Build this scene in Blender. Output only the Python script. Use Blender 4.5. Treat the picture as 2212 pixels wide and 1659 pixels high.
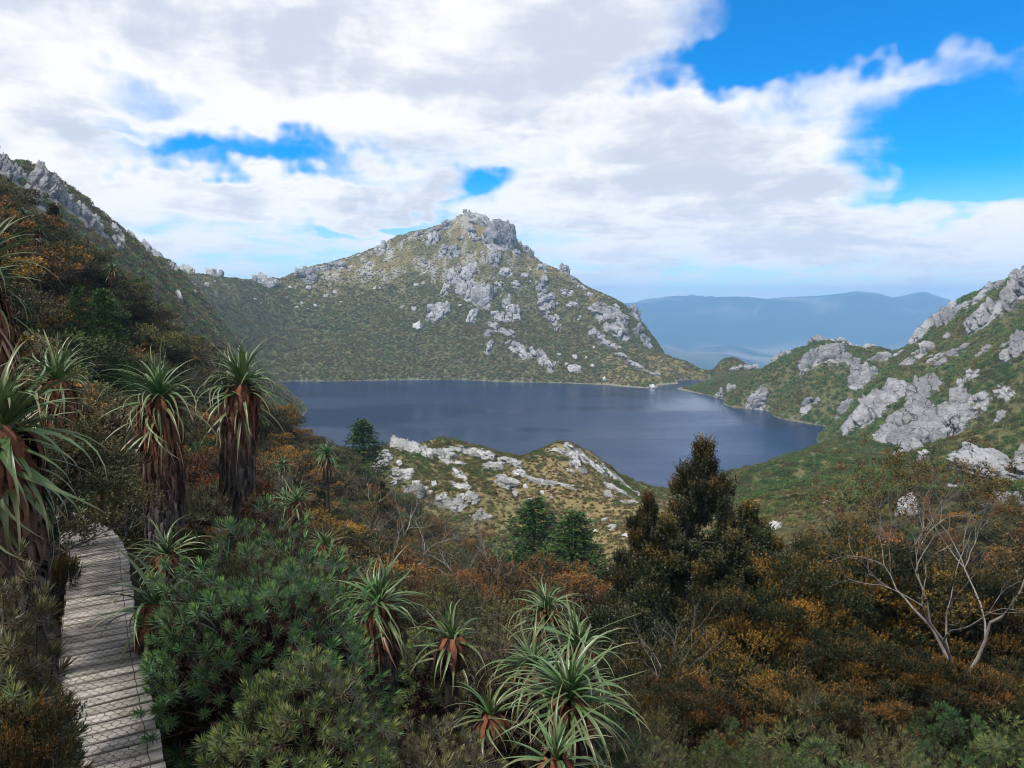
import bpy, math, random
import numpy as np
from mathutils import Matrix, Vector, Euler

# ------------------------------------------------------------------ camera, sky, sun, exposure
for o in list(bpy.data.objects):
    bpy.data.objects.remove(o)
SC = bpy.context.scene
COL = SC.collection
CAMZ = 60.0                                  # eye height above the lake (lake level = 0)
PITCH = math.radians(6.17)
FPX = 1661.0                                 # focal length in pixels of a 2212 x 1659 view
cam_d = bpy.data.cameras.new('camera')
cam_d.sensor_width = 36.0
cam_d.lens = FPX / 2212.0 * 36.0
cam_d.clip_start = 0.05
cam_d.clip_end = 80000.0
cam = bpy.data.objects.new('camera', cam_d)
COL.objects.link(cam)
cam.location = (0, 0, CAMZ)
cam.rotation_euler = (math.pi / 2 - PITCH, 0, 0)
SC.camera = cam

SUN_EL, SUN_AZ = math.radians(58), math.radians(232)     # azimuth clockwise from +Y (view direction)
SUN_DIR = Vector((math.sin(SUN_AZ) * math.cos(SUN_EL), math.cos(SUN_AZ) * math.cos(SUN_EL), math.sin(SUN_EL)))
sun_d = bpy.data.lights.new('sun', 'SUN')
sun_d.energy = 4.6
sun_d.angle = math.radians(4)
sun_d.color = (1.0, 0.95, 0.88)
sun = bpy.data.objects.new('sun', sun_d)
COL.objects.link(sun)
sun.rotation_euler = (-SUN_DIR).to_track_quat('-Z', 'Y').to_euler()
sun.location = (0, 0, 400)

SC.view_settings.view_transform = 'Standard'
SC.view_settings.look = 'None'
SC.view_settings.exposure = 0.0
SC.view_settings.gamma = 1.0
SC.render.engine = 'CYCLES'
cy = SC.cycles
cy.use_denoising = True
cy.max_bounces = 4
cy.diffuse_bounces = 2
cy.glossy_bounces = 2
cy.transmission_bounces = 2
cy.volume_bounces = 2
cy.transparent_max_bounces = 4
cy.caustics_reflective = False
cy.caustics_refractive = False
cy.sample_clamp_indirect = 4.0
cy.filter_width = 1.1


def pix_dir(u, v):
    """world direction through a point of the 2212 x 1659 view, scaled so that its y part is 1"""
    xc, yc = (u - 1106.0) / FPX, (829.5 - v) / FPX
    dy = math.cos(PITCH) + yc * math.sin(PITCH)
    dz = -math.sin(PITCH) + yc * math.cos(PITCH)
    return np.array([xc / dy, 1.0, dz / dy])


# ---- node helper
class NT:
    def __init__(s, tree):
        s.t = tree
        s.n = tree.nodes
        s.l = tree.links

    def new(s, typ, **kw):
        n = s.n.new(typ)
        for k, v in kw.items():
            setattr(n, k, v)
        return n

    def put(s, sock, val):
        if hasattr(val, 'is_linked') or isinstance(val, bpy.types.NodeSocket):
            s.l.new(val, sock)
        else:
            if sock.type == 'RGBA' and len(val) == 3:
                val = (*val, 1.0)
            sock.default_value = val

    def math(s, op, a, b=0.0, c=0.0, clamp=False):
        n = s.new('ShaderNodeMath', operation=op, use_clamp=clamp)
        s.put(n.inputs[0], a); s.put(n.inputs[1], b); s.put(n.inputs[2], c)
        return n.outputs[0]

    def vmath(s, op, a, b=(0, 0, 0), out=0):
        n = s.new('ShaderNodeVectorMath', operation=op)
        s.put(n.inputs[0], a)
        if op == 'SCALE':
            s.put(n.inputs['Scale'], b)
        else:
            s.put(n.inputs[1], b)
        return n.outputs[out]

    def mix(s, f, a, b, mode='MIX'):
        n = s.new('ShaderNodeMix', data_type='RGBA', blend_type=mode)
        s.put(n.inputs[0], f); s.put(n.inputs[6], a); s.put(n.inputs[7], b)
        return n.outputs[2]

    def rng(s, x, a, b, c=0.0, d=1.0, smooth=True):
        n = s.new('ShaderNodeMapRange')
        n.interpolation_type = 'SMOOTHSTEP' if smooth else 'LINEAR'
        s.put(n.inputs[0], x); s.put(n.inputs[1], a); s.put(n.inputs[2], b); s.put(n.inputs[3], c); s.put(n.inputs[4], d)
        return n.outputs[0]

    def noise(s, vec, scale, detail=4.0, rough=0.55, dist=0.0, out=0):
        n = s.new('ShaderNodeTexNoise')
        if vec is not None:
            s.put(n.inputs['Vector'], vec)
        s.put(n.inputs['Scale'], scale); s.put(n.inputs['Detail'], detail)
        s.put(n.inputs['Roughness'], rough); s.put(n.inputs['Distortion'], dist)
        return n.outputs[out]


world = bpy.data.worlds.new('World')
SC.world = world
world.use_nodes = True
world.cycles.sampling_method = 'MANUAL'
world.cycles.sample_map_resolution = 256


def build_world():
    T = NT(world.node_tree)
    T.n.clear()
    out = T.new('ShaderNodeOutputWorld')
    bg = T.new('ShaderNodeBackground')
    T.l.new(bg.outputs[0], out.inputs[0])
    sky = T.new('ShaderNodeTexSky', sky_type='NISHITA')
    sky.sun_disc = False
    sky.sun_elevation = SUN_EL
    sky.sun_rotation = SUN_AZ
    sky.altitude = 900
    sky.dust_density = 0.3
    sky.ozone_density = 2.5
    hs = T.new('ShaderNodeHueSaturation')
    T.put(hs.inputs['Hue'], 0.487)
    T.put(hs.inputs['Saturation'], 1.75)
    T.put(hs.inputs['Value'], 1.25)
    T.put(hs.inputs['Color'], sky.outputs[0])
    blue = T.vmath('MULTIPLY', T.vmath('SCALE', hs.outputs[0], 0.10), (0.22, 1.16, 1.55))
    tc = T.new('ShaderNodeTexCoord')
    d = tc.outputs['Generated']
    sep = T.new('ShaderNodeSeparateXYZ')
    T.l.new(d, sep.inputs[0])
    dz = T.math('MAXIMUM', sep.outputs[2], 0.0)
    # cloud sheet: direction projected onto a flat layer overhead
    inv = T.math('DIVIDE', 1.0, T.math('ADD', dz, 0.13))
    q = T.vmath('SCALE', d, inv)
    q = T.vmath('MULTIPLY', q, (1.0, 1.0, 0.15))
    warp = T.vmath('SUBTRACT', T.noise(q, 1.7, 2.0, 0.55, out=1), (0.5, 0.5, 0.5))
    q2 = T.vmath('ADD', q, T.vmath('SCALE', warp, 0.55))
    n1 = T.noise(T.vmath('ADD', q2, (3.1, 1.7, 0.4)), 0.85, 4.0, 0.53)
    n2 = T.noise(T.vmath('ADD', q2, (9.3, 4.2, 2.0)), 2.3, 4.0, 0.55)
    n3 = T.noise(T.vmath('ADD', d, T.vmath('SCALE', warp, 0.05)), 11.0, 5.0, 0.62)
    cov = T.math('ADD', T.math('MULTIPLY', n1, 1.0), T.math('MULTIPLY', n2, 0.55))
    cov = T.math('ADD', cov, T.math('MULTIPLY', n3, 0.62))                     # about 0.92 on average
    dw = T.vmath('ADD', d, T.vmath('SCALE', warp, 0.10))
    dw = T.vmath('ADD', dw, T.vmath('SCALE', T.vmath('SUBTRACT', T.noise(d, 6.0, 4.0, 0.62, out=1), (0.5,) * 3), 0.17))

    def blob(u, v, ru, rv, vec=dw):
        p = pix_dir(u, v); p = p / np.linalg.norm(p)
        dv = T.vmath('MULTIPLY', T.vmath('SUBTRACT', vec, tuple(p)), (FPX / ru, 0.35 * FPX / ru, FPX / rv))
        return T.rng(T.vmath('LENGTH', dv, out=1), 1.35, 0.25, 0.0, 1.0)
    holes = [(1990, 10, 560, 170, .84), (1560, 150, 230, 60, .55), (2170, 315, 240, 110, .85), (500, 338, 330, 42, .54),
             (290, 165, 110, 36, .30), (400, 288, 70, 34, .40), (1042, 400, 75, 48, .52), (900, 447, 100, 28, .5),
             (240, 240, 80, 26, .35), (780, 500, 90, 22, .3), (1470, 640, 60, 10, .2)]
    for (u, v, ru, rv, w) in holes:
        cov = T.math('SUBTRACT', cov, T.math('MULTIPLY', blob(u, v, ru, rv), w * 1.05))
    solid = [(2080, 195, 330, 45, .30), (1300, 200, 260, 200, .35), (800, 180, 380, 110, .30), (1600, 430, 420, 130, .35),
             (2160, 430, 150, 90, .5), (120, 180, 200, 160, .2), (700, 440, 300, 50, .25), (200, 400, 260, 90, .25), (1100, 60, 420, 110, .3)]
    for (u, v, ru, rv, w) in solid:
        cov = T.math('ADD', cov, T.math('MULTIPLY', blob(u, v, ru, rv), w * 0.8))
    mask = T.rng(cov, 0.55, 1.20)
    thick = T.rng(cov, 0.9, 1.45)
    # light and shade inside the sheet: puffs in the layer plus bands low down
    nb = T.noise(T.vmath('ADD', q2, (5.5, 8.8, 1.1)), 2.0, 4.0, 0.58)
    ds = T.vmath('MULTIPLY', T.vmath('ADD', d, T.vmath('SCALE', warp, 0.04)), (1.0, 1.0, 3.6))
    nc = T.noise(ds, 8.0, 5.0, 0.57)
    shade = T.math('ADD', T.math('MULTIPLY', nb, 0.55), T.math('MULTIPLY', nc, 0.45))
    shade = T.math('ADD', shade, T.math('MULTIPLY', T.math('SUBTRACT', thick, 0.55), 0.16))
    shade = T.math('ADD', shade, T.math('MULTIPLY', T.math('SUBTRACT', n3, 0.5), 0.30))
    lit = [(760, 235, 260, 60, .10), (2140, 420, 170, 80, .13), (1020, 330, 130, 40, .06), (160, 380, 200, 60, .08), (480, 470, 360, 60, .04)]
    for (u, v, ru, rv, w) in lit:
        shade = T.math('SUBTRACT', shade, T.math('MULTIPLY', blob(u, v, ru, rv), w))
    dim = [(1350, 90, 260, 130, .06), (1750, 480, 420, 70, .05), (850, 400, 160, 40, .06), (1700, 300, 300, 80, .03)]
    for (u, v, ru, rv, w) in dim:
        shade = T.math('ADD', shade, T.math('MULTIPLY', blob(u, v, ru, rv), w))
    sh = T.rng(shade, 0.42, 0.68)
    cloud = T.mix(sh, (1.06, 1.06, 1.07), (0.68, 0.735, 0.86))
    # towards the horizon everything pales
    hz = T.rng(sep.outputs[2], 0.0, 0.16, 1.0, 0.0)
    cloud = T.mix(T.math('MULTIPLY', hz, 0.55), cloud, (0.80, 0.89, 1.04))
    mask = T.math('MAXIMUM', mask, T.math('MULTIPLY', hz, 0.75))
    col = T.mix(mask, blue, cloud)
    # below the horizon: dull ground glow (seen by nothing but the underside of things)
    lo = T.rng(sep.outputs[2], -0.02, -0.12)
    col = T.mix(lo, col, (0.10, 0.11, 0.11))
    T.l.new(col, bg.inputs['Color'])
    bg.inputs['Strength'].default_value = 1.0


build_world()

# ------------------------------------------------------------------ numeric helpers
RS = np.random.RandomState(7)


def _h(ix, iy, iz, seed):
    n = (ix.astype(np.int64) * 374761393 + iy.astype(np.int64) * 668265263 + iz.astype(np.int64) * 2147483647 + seed * 1274126177) & 0xFFFFFFFF
    n = ((n ^ (n >> 13)) * 1274126177) & 0xFFFFFFFF
    n = ((n ^ (n >> 16)) * 2246822519) & 0xFFFFFFFF
    return ((n ^ (n >> 15)) & 0xFFFFFF).astype(np.float64) / 0xFFFFFF


def noise3(p, seed=0):
    f = np.floor(p); i = f.astype(np.int64); t = p - f
    t = t * t * t * (t * (t * 6 - 15) + 10)
    x, y, z = i[..., 0], i[..., 1], i[..., 2]
    tx, ty, tz = t[..., 0], t[..., 1], t[..., 2]
    r = 0
    for dx in (0, 1):
        for dy in (0, 1):
            for dz in (0, 1):
                w = (tx if dx else 1 - tx) * (ty if dy else 1 - ty) * (tz if dz else 1 - tz)
                r = r + w * _h(x + dx, y + dy, z + dz, seed)
    return r * 2 - 1


def noise2(x, y, seed=0):
    fx, fy = np.floor(x), np.floor(y)
    i, j = fx.astype(np.int64), fy.astype(np.int64)
    tx, ty = x - fx, y - fy
    tx = tx * tx * tx * (tx * (tx * 6 - 15) + 10); ty = ty * ty * ty * (ty * (ty * 6 - 15) + 10)
    z = np.zeros_like(i)
    a, b, c, d = _h(i, j, z, seed), _h(i + 1, j, z, seed), _h(i, j + 1, z, seed), _h(i + 1, j + 1, z, seed)
    return (a + (b - a) * tx + (c - a) * ty + (a - b - c + d) * tx * ty) * 2 - 1


def fbm2(x, y, o=5, seed=0, gain=0.5):
    r, a = 0, 1.0
    for k in range(o):
        r = r + a * noise2(x + 17.3 * k, y - 9.1 * k, seed + k); x = x * 2.03; y = y * 2.03; a *= gain
    return r


def fbm3(p, o=4, seed=0, gain=0.5):
    r, a = 0, 1.0
    for k in range(o):
        r = r + a * noise3(p + 13.7 * k, seed + k); p = p * 2.03; a *= gain
    return r


def sstep(a, b, x):
    t = np.clip((x - a) / (b - a), 0, 1)
    return t * t * (3 - 2 * t)


def mesh_np(name, V, F, col=None, smooth=False, mat=None, uvt=None):
    """mesh from arrays: V (n,3), F (m,k) or a list of such arrays, col (n,3) point colours"""
    Fs = F if isinstance(F, (list, tuple)) else [F]
    me = bpy.data.meshes.new(name)
    V = np.ascontiguousarray(V, dtype=np.float32)
    me.vertices.add(len(V)); me.vertices.foreach_set('co', V.ravel())
    li = np.concatenate([f.ravel() for f in Fs]).astype(np.int32)
    tot = np.concatenate([np.full(len(f), f.shape[1]) for f in Fs])
    me.loops.add(len(li)); me.loops.foreach_set('vertex_index', li)
    st = np.concatenate([[0], np.cumsum(tot)[:-1]]).astype(np.int32)
    me.polygons.add(len(tot)); me.polygons.foreach_set('loop_start', st)
    me.update(calc_edges=True)
    me.validate()
    if smooth:
        me.polygons.foreach_set('use_smooth', np.ones(len(me.polygons), dtype=bool))
    if col is not None:
        c = np.ones((len(V), 4), dtype=np.float32); c[:, :col.shape[1]] = col
        at = me.color_attributes.new('Col', 'FLOAT_COLOR', 'POINT')
        at.data.foreach_set('color', c.ravel())
    if mat:
        me.materials.append(mat)
    return me


def link(name, data, parent=None, loc=None):
    o = bpy.data.objects.new(name, data)
    COL.objects.link(o)
    if parent is not None:
        o.parent = parent
    if loc is not None:
        o.location = loc
    return o


def tag(o, label=None, cat=None, group=None, kind=None):
    if label: o['label'] = label
    if cat: o['category'] = cat
    if group: o['group'] = group
    if kind: o['kind'] = kind
    return o


class Acc:
    """collects tubes and strips into one mesh"""
    def __init__(s):
        s.V, s.F4, s.F3, s.C, s.n = [], [], [], [], 0

    def add(s, V, F, col=None):
        V = np.asarray(V, float); F = np.asarray(F)
        s.V.append(V)
        (s.F4 if F.shape[1] == 4 else s.F3).append(F + s.n)
        c = np.ones((len(V), 3)) * (0.5 if col is None else np.asarray(col))
        s.C.append(c); s.n += len(V)

    def tube(s, P, R, k=5, col=None):
        P = np.asarray(P, float); n = len(P); R = np.broadcast_to(R, (n,))
        T = np.gradient(P, axis=0); T /= np.linalg.norm(T, axis=1)[:, None] + 1e-9
        up = np.where(np.abs(T[:, 2:3]) > 0.9, np.array([[1.0, 0, 0]]), np.array([[0, 0, 1.0]]))
        A = np.cross(T, up); A /= np.linalg.norm(A, axis=1)[:, None] + 1e-9
        B = np.cross(T, A)
        a = np.arange(k) * 2 * np.pi / k
        V = P[:, None] + R[:, None, None] * (np.cos(a)[None, :, None] * A[:, None] + np.sin(a)[None, :, None] * B[:, None])
        i, j = np.meshgrid(np.arange(n - 1), np.arange(k), indexing='ij'); j2 = (j + 1) % k
        F = np.stack([i * k + j, i * k + j2, (i + 1) * k + j2, (i + 1) * k + j], -1).reshape(-1, 4)
        s.add(V.reshape(-1, 3), F, col)

    def mesh(s, name, mat, smooth=False):
        Fs = []
        if s.F4: Fs.append(np.concatenate(s.F4))
        if s.F3: Fs.append(np.concatenate(s.F3))
        return mesh_np(name, np.concatenate(s.V), Fs, np.concatenate(s.C), smooth, mat)


# ------------------------------------------------------------------ materials
def mat_new(name):
    m = bpy.data.materials.new(name); m.use_nodes = True
    T = NT(m.node_tree); T.n.clear()
    out = T.new('ShaderNodeOutputMaterial'); b = T.new('ShaderNodeBsdfPrincipled')
    T.l.new(b.outputs[0], out.inputs[0])
    return m, T, b, out


def vcol(T):
    a = T.new('ShaderNodeAttribute'); a.attribute_name = 'Col'
    return a.outputs['Color']


def obj_rand(T):
    return T.new('ShaderNodeObjectInfo').outputs['Random']


def bump(T, b, h, strength=0.5, dist=0.1):
    n = T.new('ShaderNodeBump')
    n.inputs['Strength'].default_value = strength; n.inputs['Distance'].default_value = dist
    T.l.new(h, n.inputs['Height']); T.l.new(n.outputs[0], b.inputs['Normal'])


def m_leaf(name, rough=0.5, spec=0.3, hue=0.014, val=0.35, transl=0.10):
    """leaf material: colour from the mesh, varied from plant to plant"""
    m, T, b, out = mat_new(name)
    hs = T.new('ShaderNodeHueSaturation'); r = obj_rand(T)
    T.put(hs.inputs['Hue'], T.rng(r, 0, 1, 0.5 - hue, 0.5 + hue, False))
    r2 = T.math('FRACT', T.math('MULTIPLY', r, 7.31))
    T.put(hs.inputs['Value'], T.rng(r2, 0, 1, 1 - val, 1 + val, False))
    T.put(hs.inputs['Color'], vcol(T))
    T.put(b.inputs['Base Color'], hs.outputs[0])
    b.inputs['Roughness'].default_value = rough
    b.inputs['Specular IOR Level'].default_value = spec
    if transl:
        tr = T.new('ShaderNodeBsdfTranslucent'); T.put(tr.inputs[0], hs.outputs[0])
        mx = T.new('ShaderNodeMixShader'); mx.inputs[0].default_value = transl
        T.l.new(b.outputs[0], mx.inputs[1]); T.l.new(tr.outputs[0], mx.inputs[2]); T.l.new(mx.outputs[0], out.inputs[0])
    return m


def rock_nodes(T, P, N, base, scale, moss):
    Pw = T.vmath('ADD', P, T.vmath('SCALE', T.vmath('SUBTRACT', T.noise(P, 0.35 / scale, 3, out=1), (.5, .5, .5)), 2.2 * scale))
    big = T.noise(Pw, 0.22 / scale, 5, 0.6)
    c = T.mix(T.rng(big, 0.35, 0.65), tuple(x * 0.72 for x in base), tuple(min(1, x * 1.25) for x in base))
    # beds: stretched streaks
    st = T.noise(T.vmath('MULTIPLY', Pw, (0.75, 0.35, 1.9)), 0.8 / scale, 6, 0.66)
    c = T.mix(T.rng(st, 0.55, 0.68, 0, 0.6), c, tuple(x * 0.38 for x in base))
    c = T.mix(T.rng(st, 0.42, 0.30, 0, 0.5), c, tuple(min(1, x * 1.7) for x in base))
    fine = T.noise(P, 3.5 / scale, 5, 0.7)
    c = T.mix(T.rng(fine, 0.54, 0.70, 0, 0.3), c, tuple(x * 0.42 for x in base))
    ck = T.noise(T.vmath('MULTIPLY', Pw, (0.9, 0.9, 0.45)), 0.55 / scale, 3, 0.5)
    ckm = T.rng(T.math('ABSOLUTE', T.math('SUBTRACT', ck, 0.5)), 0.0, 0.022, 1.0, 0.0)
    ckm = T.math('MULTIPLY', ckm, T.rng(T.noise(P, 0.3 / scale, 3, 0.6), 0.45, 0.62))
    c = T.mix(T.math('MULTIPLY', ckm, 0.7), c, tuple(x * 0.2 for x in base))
    lich = T.noise(T.vmath('MULTIPLY', P, (1.0, 1.0, 0.6)), 0.14 / scale * 3, 6, 0.7)
    c = T.mix(T.rng(lich, 0.50, 0.62, 0, 0.5), c, tuple(x * 0.45 for x in base))
    nz = T.new('ShaderNodeSeparateXYZ'); T.l.new(N, nz.inputs[0])
    lm = T.math('MULTIPLY', T.rng(nz.outputs[2], 0.70, 0.90), T.rng(T.noise(P, 0.55 / scale, 4, 0.6), 0.50, 0.60, 0, moss))
    c = T.mix(lm, c, (0.075, 0.075, 0.028))
    h = T.math('ADD', T.math('MULTIPLY', st, 0.8), T.math('MULTIPLY', fine, 0.4))
    h = T.math('SUBTRACT', h, T.math('MULTIPLY', ckm, 0.5))
    return c, h


def m_rock(name, base=(0.36, 0.37, 0.39), scale=1.0, moss=0.35):
    m, T, b, out = mat_new(name)
    geo = T.new('ShaderNodeNewGeometry')
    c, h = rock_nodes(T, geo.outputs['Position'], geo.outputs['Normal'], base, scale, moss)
    T.put(b.inputs['Base Color'], c)
    b.inputs['Roughness'].default_value = 0.85
    b.inputs['Specular IOR Level'].default_value = 0.25
    bump(T, b, h, 1.0, 0.7 * scale)
    return m


def m_ground(name):
    m, T, b, out = mat_new(name)
    geo = T.new('ShaderNodeNewGeometry'); P = geo.outputs['Position']
    at = T.new('ShaderNodeAttribute'); at.attribute_name = 'Col'
    c = at.outputs['Color']
    n = T.noise(P, 0.8, 6, 0.65)
    c = T.mix(T.rng(n, 0.3, 0.7), T.vmath('SCALE', c, 0.62), T.vmath('SCALE', c, 1.35))
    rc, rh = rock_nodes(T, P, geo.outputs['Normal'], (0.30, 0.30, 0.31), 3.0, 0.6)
    f = T.rng(T.math('ADD', at.outputs['Alpha'], T.math('MULTIPLY', T.math('SUBTRACT', T.noise(P, 0.28, 6, 0.68), 0.5), 1.5)), 0.42, 0.58)
    T.put(b.inputs['Base Color'], T.mix(f, c, rc))
    b.inputs['Roughness'].default_value = 0.95
    b.inputs['Specular IOR Level'].default_value = 0.1
    hh = T.math('ADD', T.math('MULTIPLY', T.noise(P, 1.6, 6, 0.7), 0.6), T.math('MULTIPLY', T.math('MULTIPLY', rh, f), 2.0))
    bump(T, b, hh, 0.8, 0.8)
    return m


def m_plain(name, rough=0.8, var=0.25, scale=4.0, spec=0.3, bmp=0.3, stretch=(1, 1, 1)):
    """colour from the mesh with a little grain"""
    m, T, b, out = mat_new(name)
    tc = T.new('ShaderNodeTexCoord'); P = T.vmath('MULTIPLY', tc.outputs['Object'], stretch)
    c = vcol(T); n = T.noise(P, scale, 5, 0.65)
    c = T.mix(T.rng(n, 0.3, 0.7), T.vmath('SCALE', c, 1 - var), T.vmath('SCALE', c, 1 + var))
    T.put(b.inputs['Base Color'], c)
    b.inputs['Roughness'].default_value = rough; b.inputs['Specular IOR Level'].default_value = spec
    if bmp:
        bump(T, b, n, bmp, 0.02)
    return m


M = {}
M['ground'] = m_ground('ground')
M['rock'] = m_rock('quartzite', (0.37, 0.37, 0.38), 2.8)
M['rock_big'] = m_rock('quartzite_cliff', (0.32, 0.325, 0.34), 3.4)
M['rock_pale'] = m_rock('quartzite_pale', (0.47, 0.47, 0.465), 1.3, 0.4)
M['leaf'] = m_leaf('leaf')
M['heath'] = m_leaf('heath_leaf', 0.6, 0.15, 0.025, 0.28, 0.1)
M['strap'] = m_leaf('strap_leaf', 0.38, 0.5, 0.02, 0.28, 0.12)
M['rosette'] = m_leaf('rosette_leaf', 0.45, 0.35, 0.02, 0.4, 0.1)
M['bark'] = m_plain('bark', 0.9, 0.4, 9.0, 0.1, 0.5, (1, 1, .4))
M['dead'] = m_plain('dead_leaf', 0.9, 0.3, 8.0, 0.1, 0.3)

# ------------------------------------------------------------------ terrain: heights through known points
CP = []                                       # (x, y, z relative to the eye)


def cpx(*pts):
    CP.extend(pts)


def cpp(*pts):
    """ground points given as a direction of view and a distance ahead, optional drop below the seen canopy"""
    for p in pts:
        u, v, Y = p[:3]; dz = p[3] if len(p) > 3 else 0.0
        d = pix_dir(u, v) * Y
        CP.append((d[0], d[1], d[2] + dz))


# near slope, path and gully
cpx((0, 0, -1.75), (-2, 1, -2.3), (2.5, 0, -2.0), (0, -6, 0.6), (-7, -6, 2.5), (7, -6, -.5), (0, -25, 6), (-25, -25, 14), (25, -25, 2))
cpx((-2.0, 3.5, -3.55), (-2.8, 5.06, -3.6), (-3.87, 6.93, -3.6), (-4.87, 8.76, -3.6), (-6.3, 11, -3.6), (-8.5, 12.5, -3.5))
cpx((-4.6, 4, -2.9), (-6.5, 7, -2.6), (-8.5, 9, -2.2), (-12, 12, -1.2), (-20, 14, 3), (-14, 4, 0.5), (-30, 5, 8))
cpx((-1, 5.5, -4.4), (-2, 8, -4.9), (-3.5, 11, -5.0), (-5.0, 13.2, -5.0), (-1.3, 4.3, -3.9))
cpx((0, 4.2, -3.8), (1, 7, -5.2), (3, 6, -4.65), (6, 8, -5.7), (0, 10, -6.6), (3, 3, -2.9), (8, 3, -2.8))
cpx((0, 14, -8.6), (5, 12, -8.0), (0, 20, -11.3), (10, 18, -10.0), (8, 23, -12.6), (16, 22, -11.5), (15, 10, -6.1), (30, 20, -9), (35, 0, -2))
cpx((0, 36, -15.5), (15, 36, -18.5), (32, 36, -15.5), (55, 40, -8), (0, 60, -22.5), (20, 60, -26), (60, 60, -14), (-1, 92, -33))
# left hillside and its skyline
cpp((60, 420, 48, -1.8), (230, 540, 52, -1.8), (330, 640, 55, -1.8), (440, 750, 58, -1.8), (560, 850, 62, -1.8), (700, 950, 68, -1.8))
cpp((20, 560, 36, -1.5), (150, 700, 36, -1.5), (300, 800, 40, -1.5), (450, 900, 42, -1.5), (600, 1000, 46, -1.5), (50, 800, 22, -1.5), (200, 900, 24, -1.5),
    (420, 1000, 26, -1.5), (620, 1080, 30, -1.5), (750, 1150, 32, -1.5), (950, 1200, 36, -1.5), (900, 1150, 50, -1.5), (820, 1080, 62, -1.5))
cpx((-47, 66, 5), (-37, 75, -6), (-30, 84, -15), (-19, 96, -24.5), (-22, 105, -30), (-60, 60, 16), (-50, 40, 14), (-90, 120, 22), (-55, 110, -14), (-40, 120, -28), (-30, 130, -40))
# rock ridge up on the side, cirque to its foot
cpp((0, 352, 265), (100, 385, 285), (200, 470, 310), (232, 512, 330), (-150, 300, 240))
cpx((-230, 300, 20), (-130, 200, 18), (-110, 260, -18), (-120, 340, -30), (-160, 380, 10), (-170, 440, -20), (-260, 380, 20))
# knoll by the near shore
cpp((850, 965, 185, -3.6), (960, 955, 185, -4.2), (1060, 965, 185, -3.8), (1130, 988, 187, -2.5), (1200, 952, 182, -2.6), (1280, 972, 184, -2.4), (1340, 1022, 198, -1), (1400, 1060, 226))
cpx((-30, 222, -60.5), (0, 226, -60.5), (14, 224, -60.5), (30, 236, -60.5), (-55, 228, -60.5), (-45, 185, -44), (-62, 205, -46), (-80, 280, -60.5), (-96, 335, -60.5), (-85, 210, -26))
cpp((900, 1080, 137), (1000, 1100, 132), (1100, 1110, 132), (1200, 1090, 138), (1300, 1150, 112), (1300, 1065, 160), (1385, 1130, 128), (1330, 1230, 88), (1000, 1030, 160), (830, 1000, 150))
# right: bench, cliff, crest
cpp((1900, 1105, 88), (2212, 1160, 60), (2212, 1000, 130), (2000, 1050, 112), (1700, 1055, 150), (1590, 1003, 203), (1700, 962, 232), (1800, 945, 255), (1950, 1005, 212), (1950, 1050, 152), (2350, 1000, 110), (1480, 1100, 160), (1450, 1068, 222), (1420, 1064, 230), (1445, 1088, 188), (1400, 1092, 172), (1350, 1095, 160))
cpp((1850, 940, 288), (1900, 800, 332), (2050, 785, 312), (2212, 850, 228), (2212, 700, 272), (2110, 960, 228), (2350, 800, 200), (1750, 800, 400), (1650, 850, 425))
cpp((1580, 818, 500), (1700, 772, 470), (1740, 735, 455), (1775, 724, 450), (1830, 742, 440), (1930, 746, 420), (1930, 770, 392), (1870, 768, 405), (1975, 745, 385), (1990, 716, 405), (2060, 652, 390), (2130, 632, 370), (2212, 592, 345), (2330, 520, 330), (2500, 450, 320))
cpx((215, 545, -80), (250, 490, -60), (300, 430, -30), (340, 370, -6), (420, 380, -40), (300, 600, -160))
cpx((116, 508, -60.3), (128, 463, -60.3), (139, 420, -60.3), (150, 353, -60.3), (128, 310, -60.3), (96, 272, -60.3), (66, 243, -60.3), (48, 241, -60.3))
# lake bed
cpx((0, 300, -75), (60, 300, -75), (100, 350, -75), (0, 400, -82), (-60, 400, -75), (80, 450, -75), (-100, 480, -75), (0, 520, -75), (90, 500, -68), (20, 250, -66), (-20, 250, -67), (-60, 300, -68), (110, 420, -68))
# back mountain: shore, mid slope, ridge, far side
cpp((600, 831, 568), (700, 825, 574), (850, 821, 582), (1000, 820, 583), (1150, 826, 566), (1300, 832, 550), (1400, 839, 528))
cpx((-190, 530, -52), (-150, 500, -60.5), (-120, 440, -60.5), (-108, 380, -60.5))
RIDGE = [(232, 507, 470), (300, 530, 520), (400, 580, 600), (480, 590, 650), (545, 602, 690), (610, 600, 715), (690, 577, 735), (800, 552, 748), (900, 512, 762), (960, 490, 768), (1000, 460, 772), (1030, 470, 774), (1062, 480, 772),
         (1105, 512, 765), (1150, 552, 750), (1200, 588, 730), (1240, 612, 712), (1290, 640, 690), (1340, 660, 668), (1372, 700, 645), (1398, 752, 618), (1480, 782, 596), (1545, 806, 575)]
cpp(*RIDGE)
for (u, v, Y) in RIDGE[::2]:
    d = pix_dir(u, v)
    cpx((d[0] * (Y + 190), Y + 190, d[2] * Y - 120))
cpp((480, 720, 520), (620, 720, 630), (800, 700, 655), (800, 620, 705), (950, 700, 650), (1000, 600, 708), (1040, 700, 640), (1200, 700, 650), (1130, 780, 585), (1300, 760, 600), (1380, 800, 568), (400, 650, 545), (1000, 770, 602), (700, 770, 602))
cpx((112, 545, -61.5), (128, 560, -61.5), (150, 575, -66), (170, 640, -110), (230, 760, -220), (-420, 560, -60), (-330, 300, 30))
CP = np.array(CP)
_sc = 100.0


def _tps_phi(r2):
    return 0.5 * r2 * np.log(r2 + 1e-12)


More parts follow.
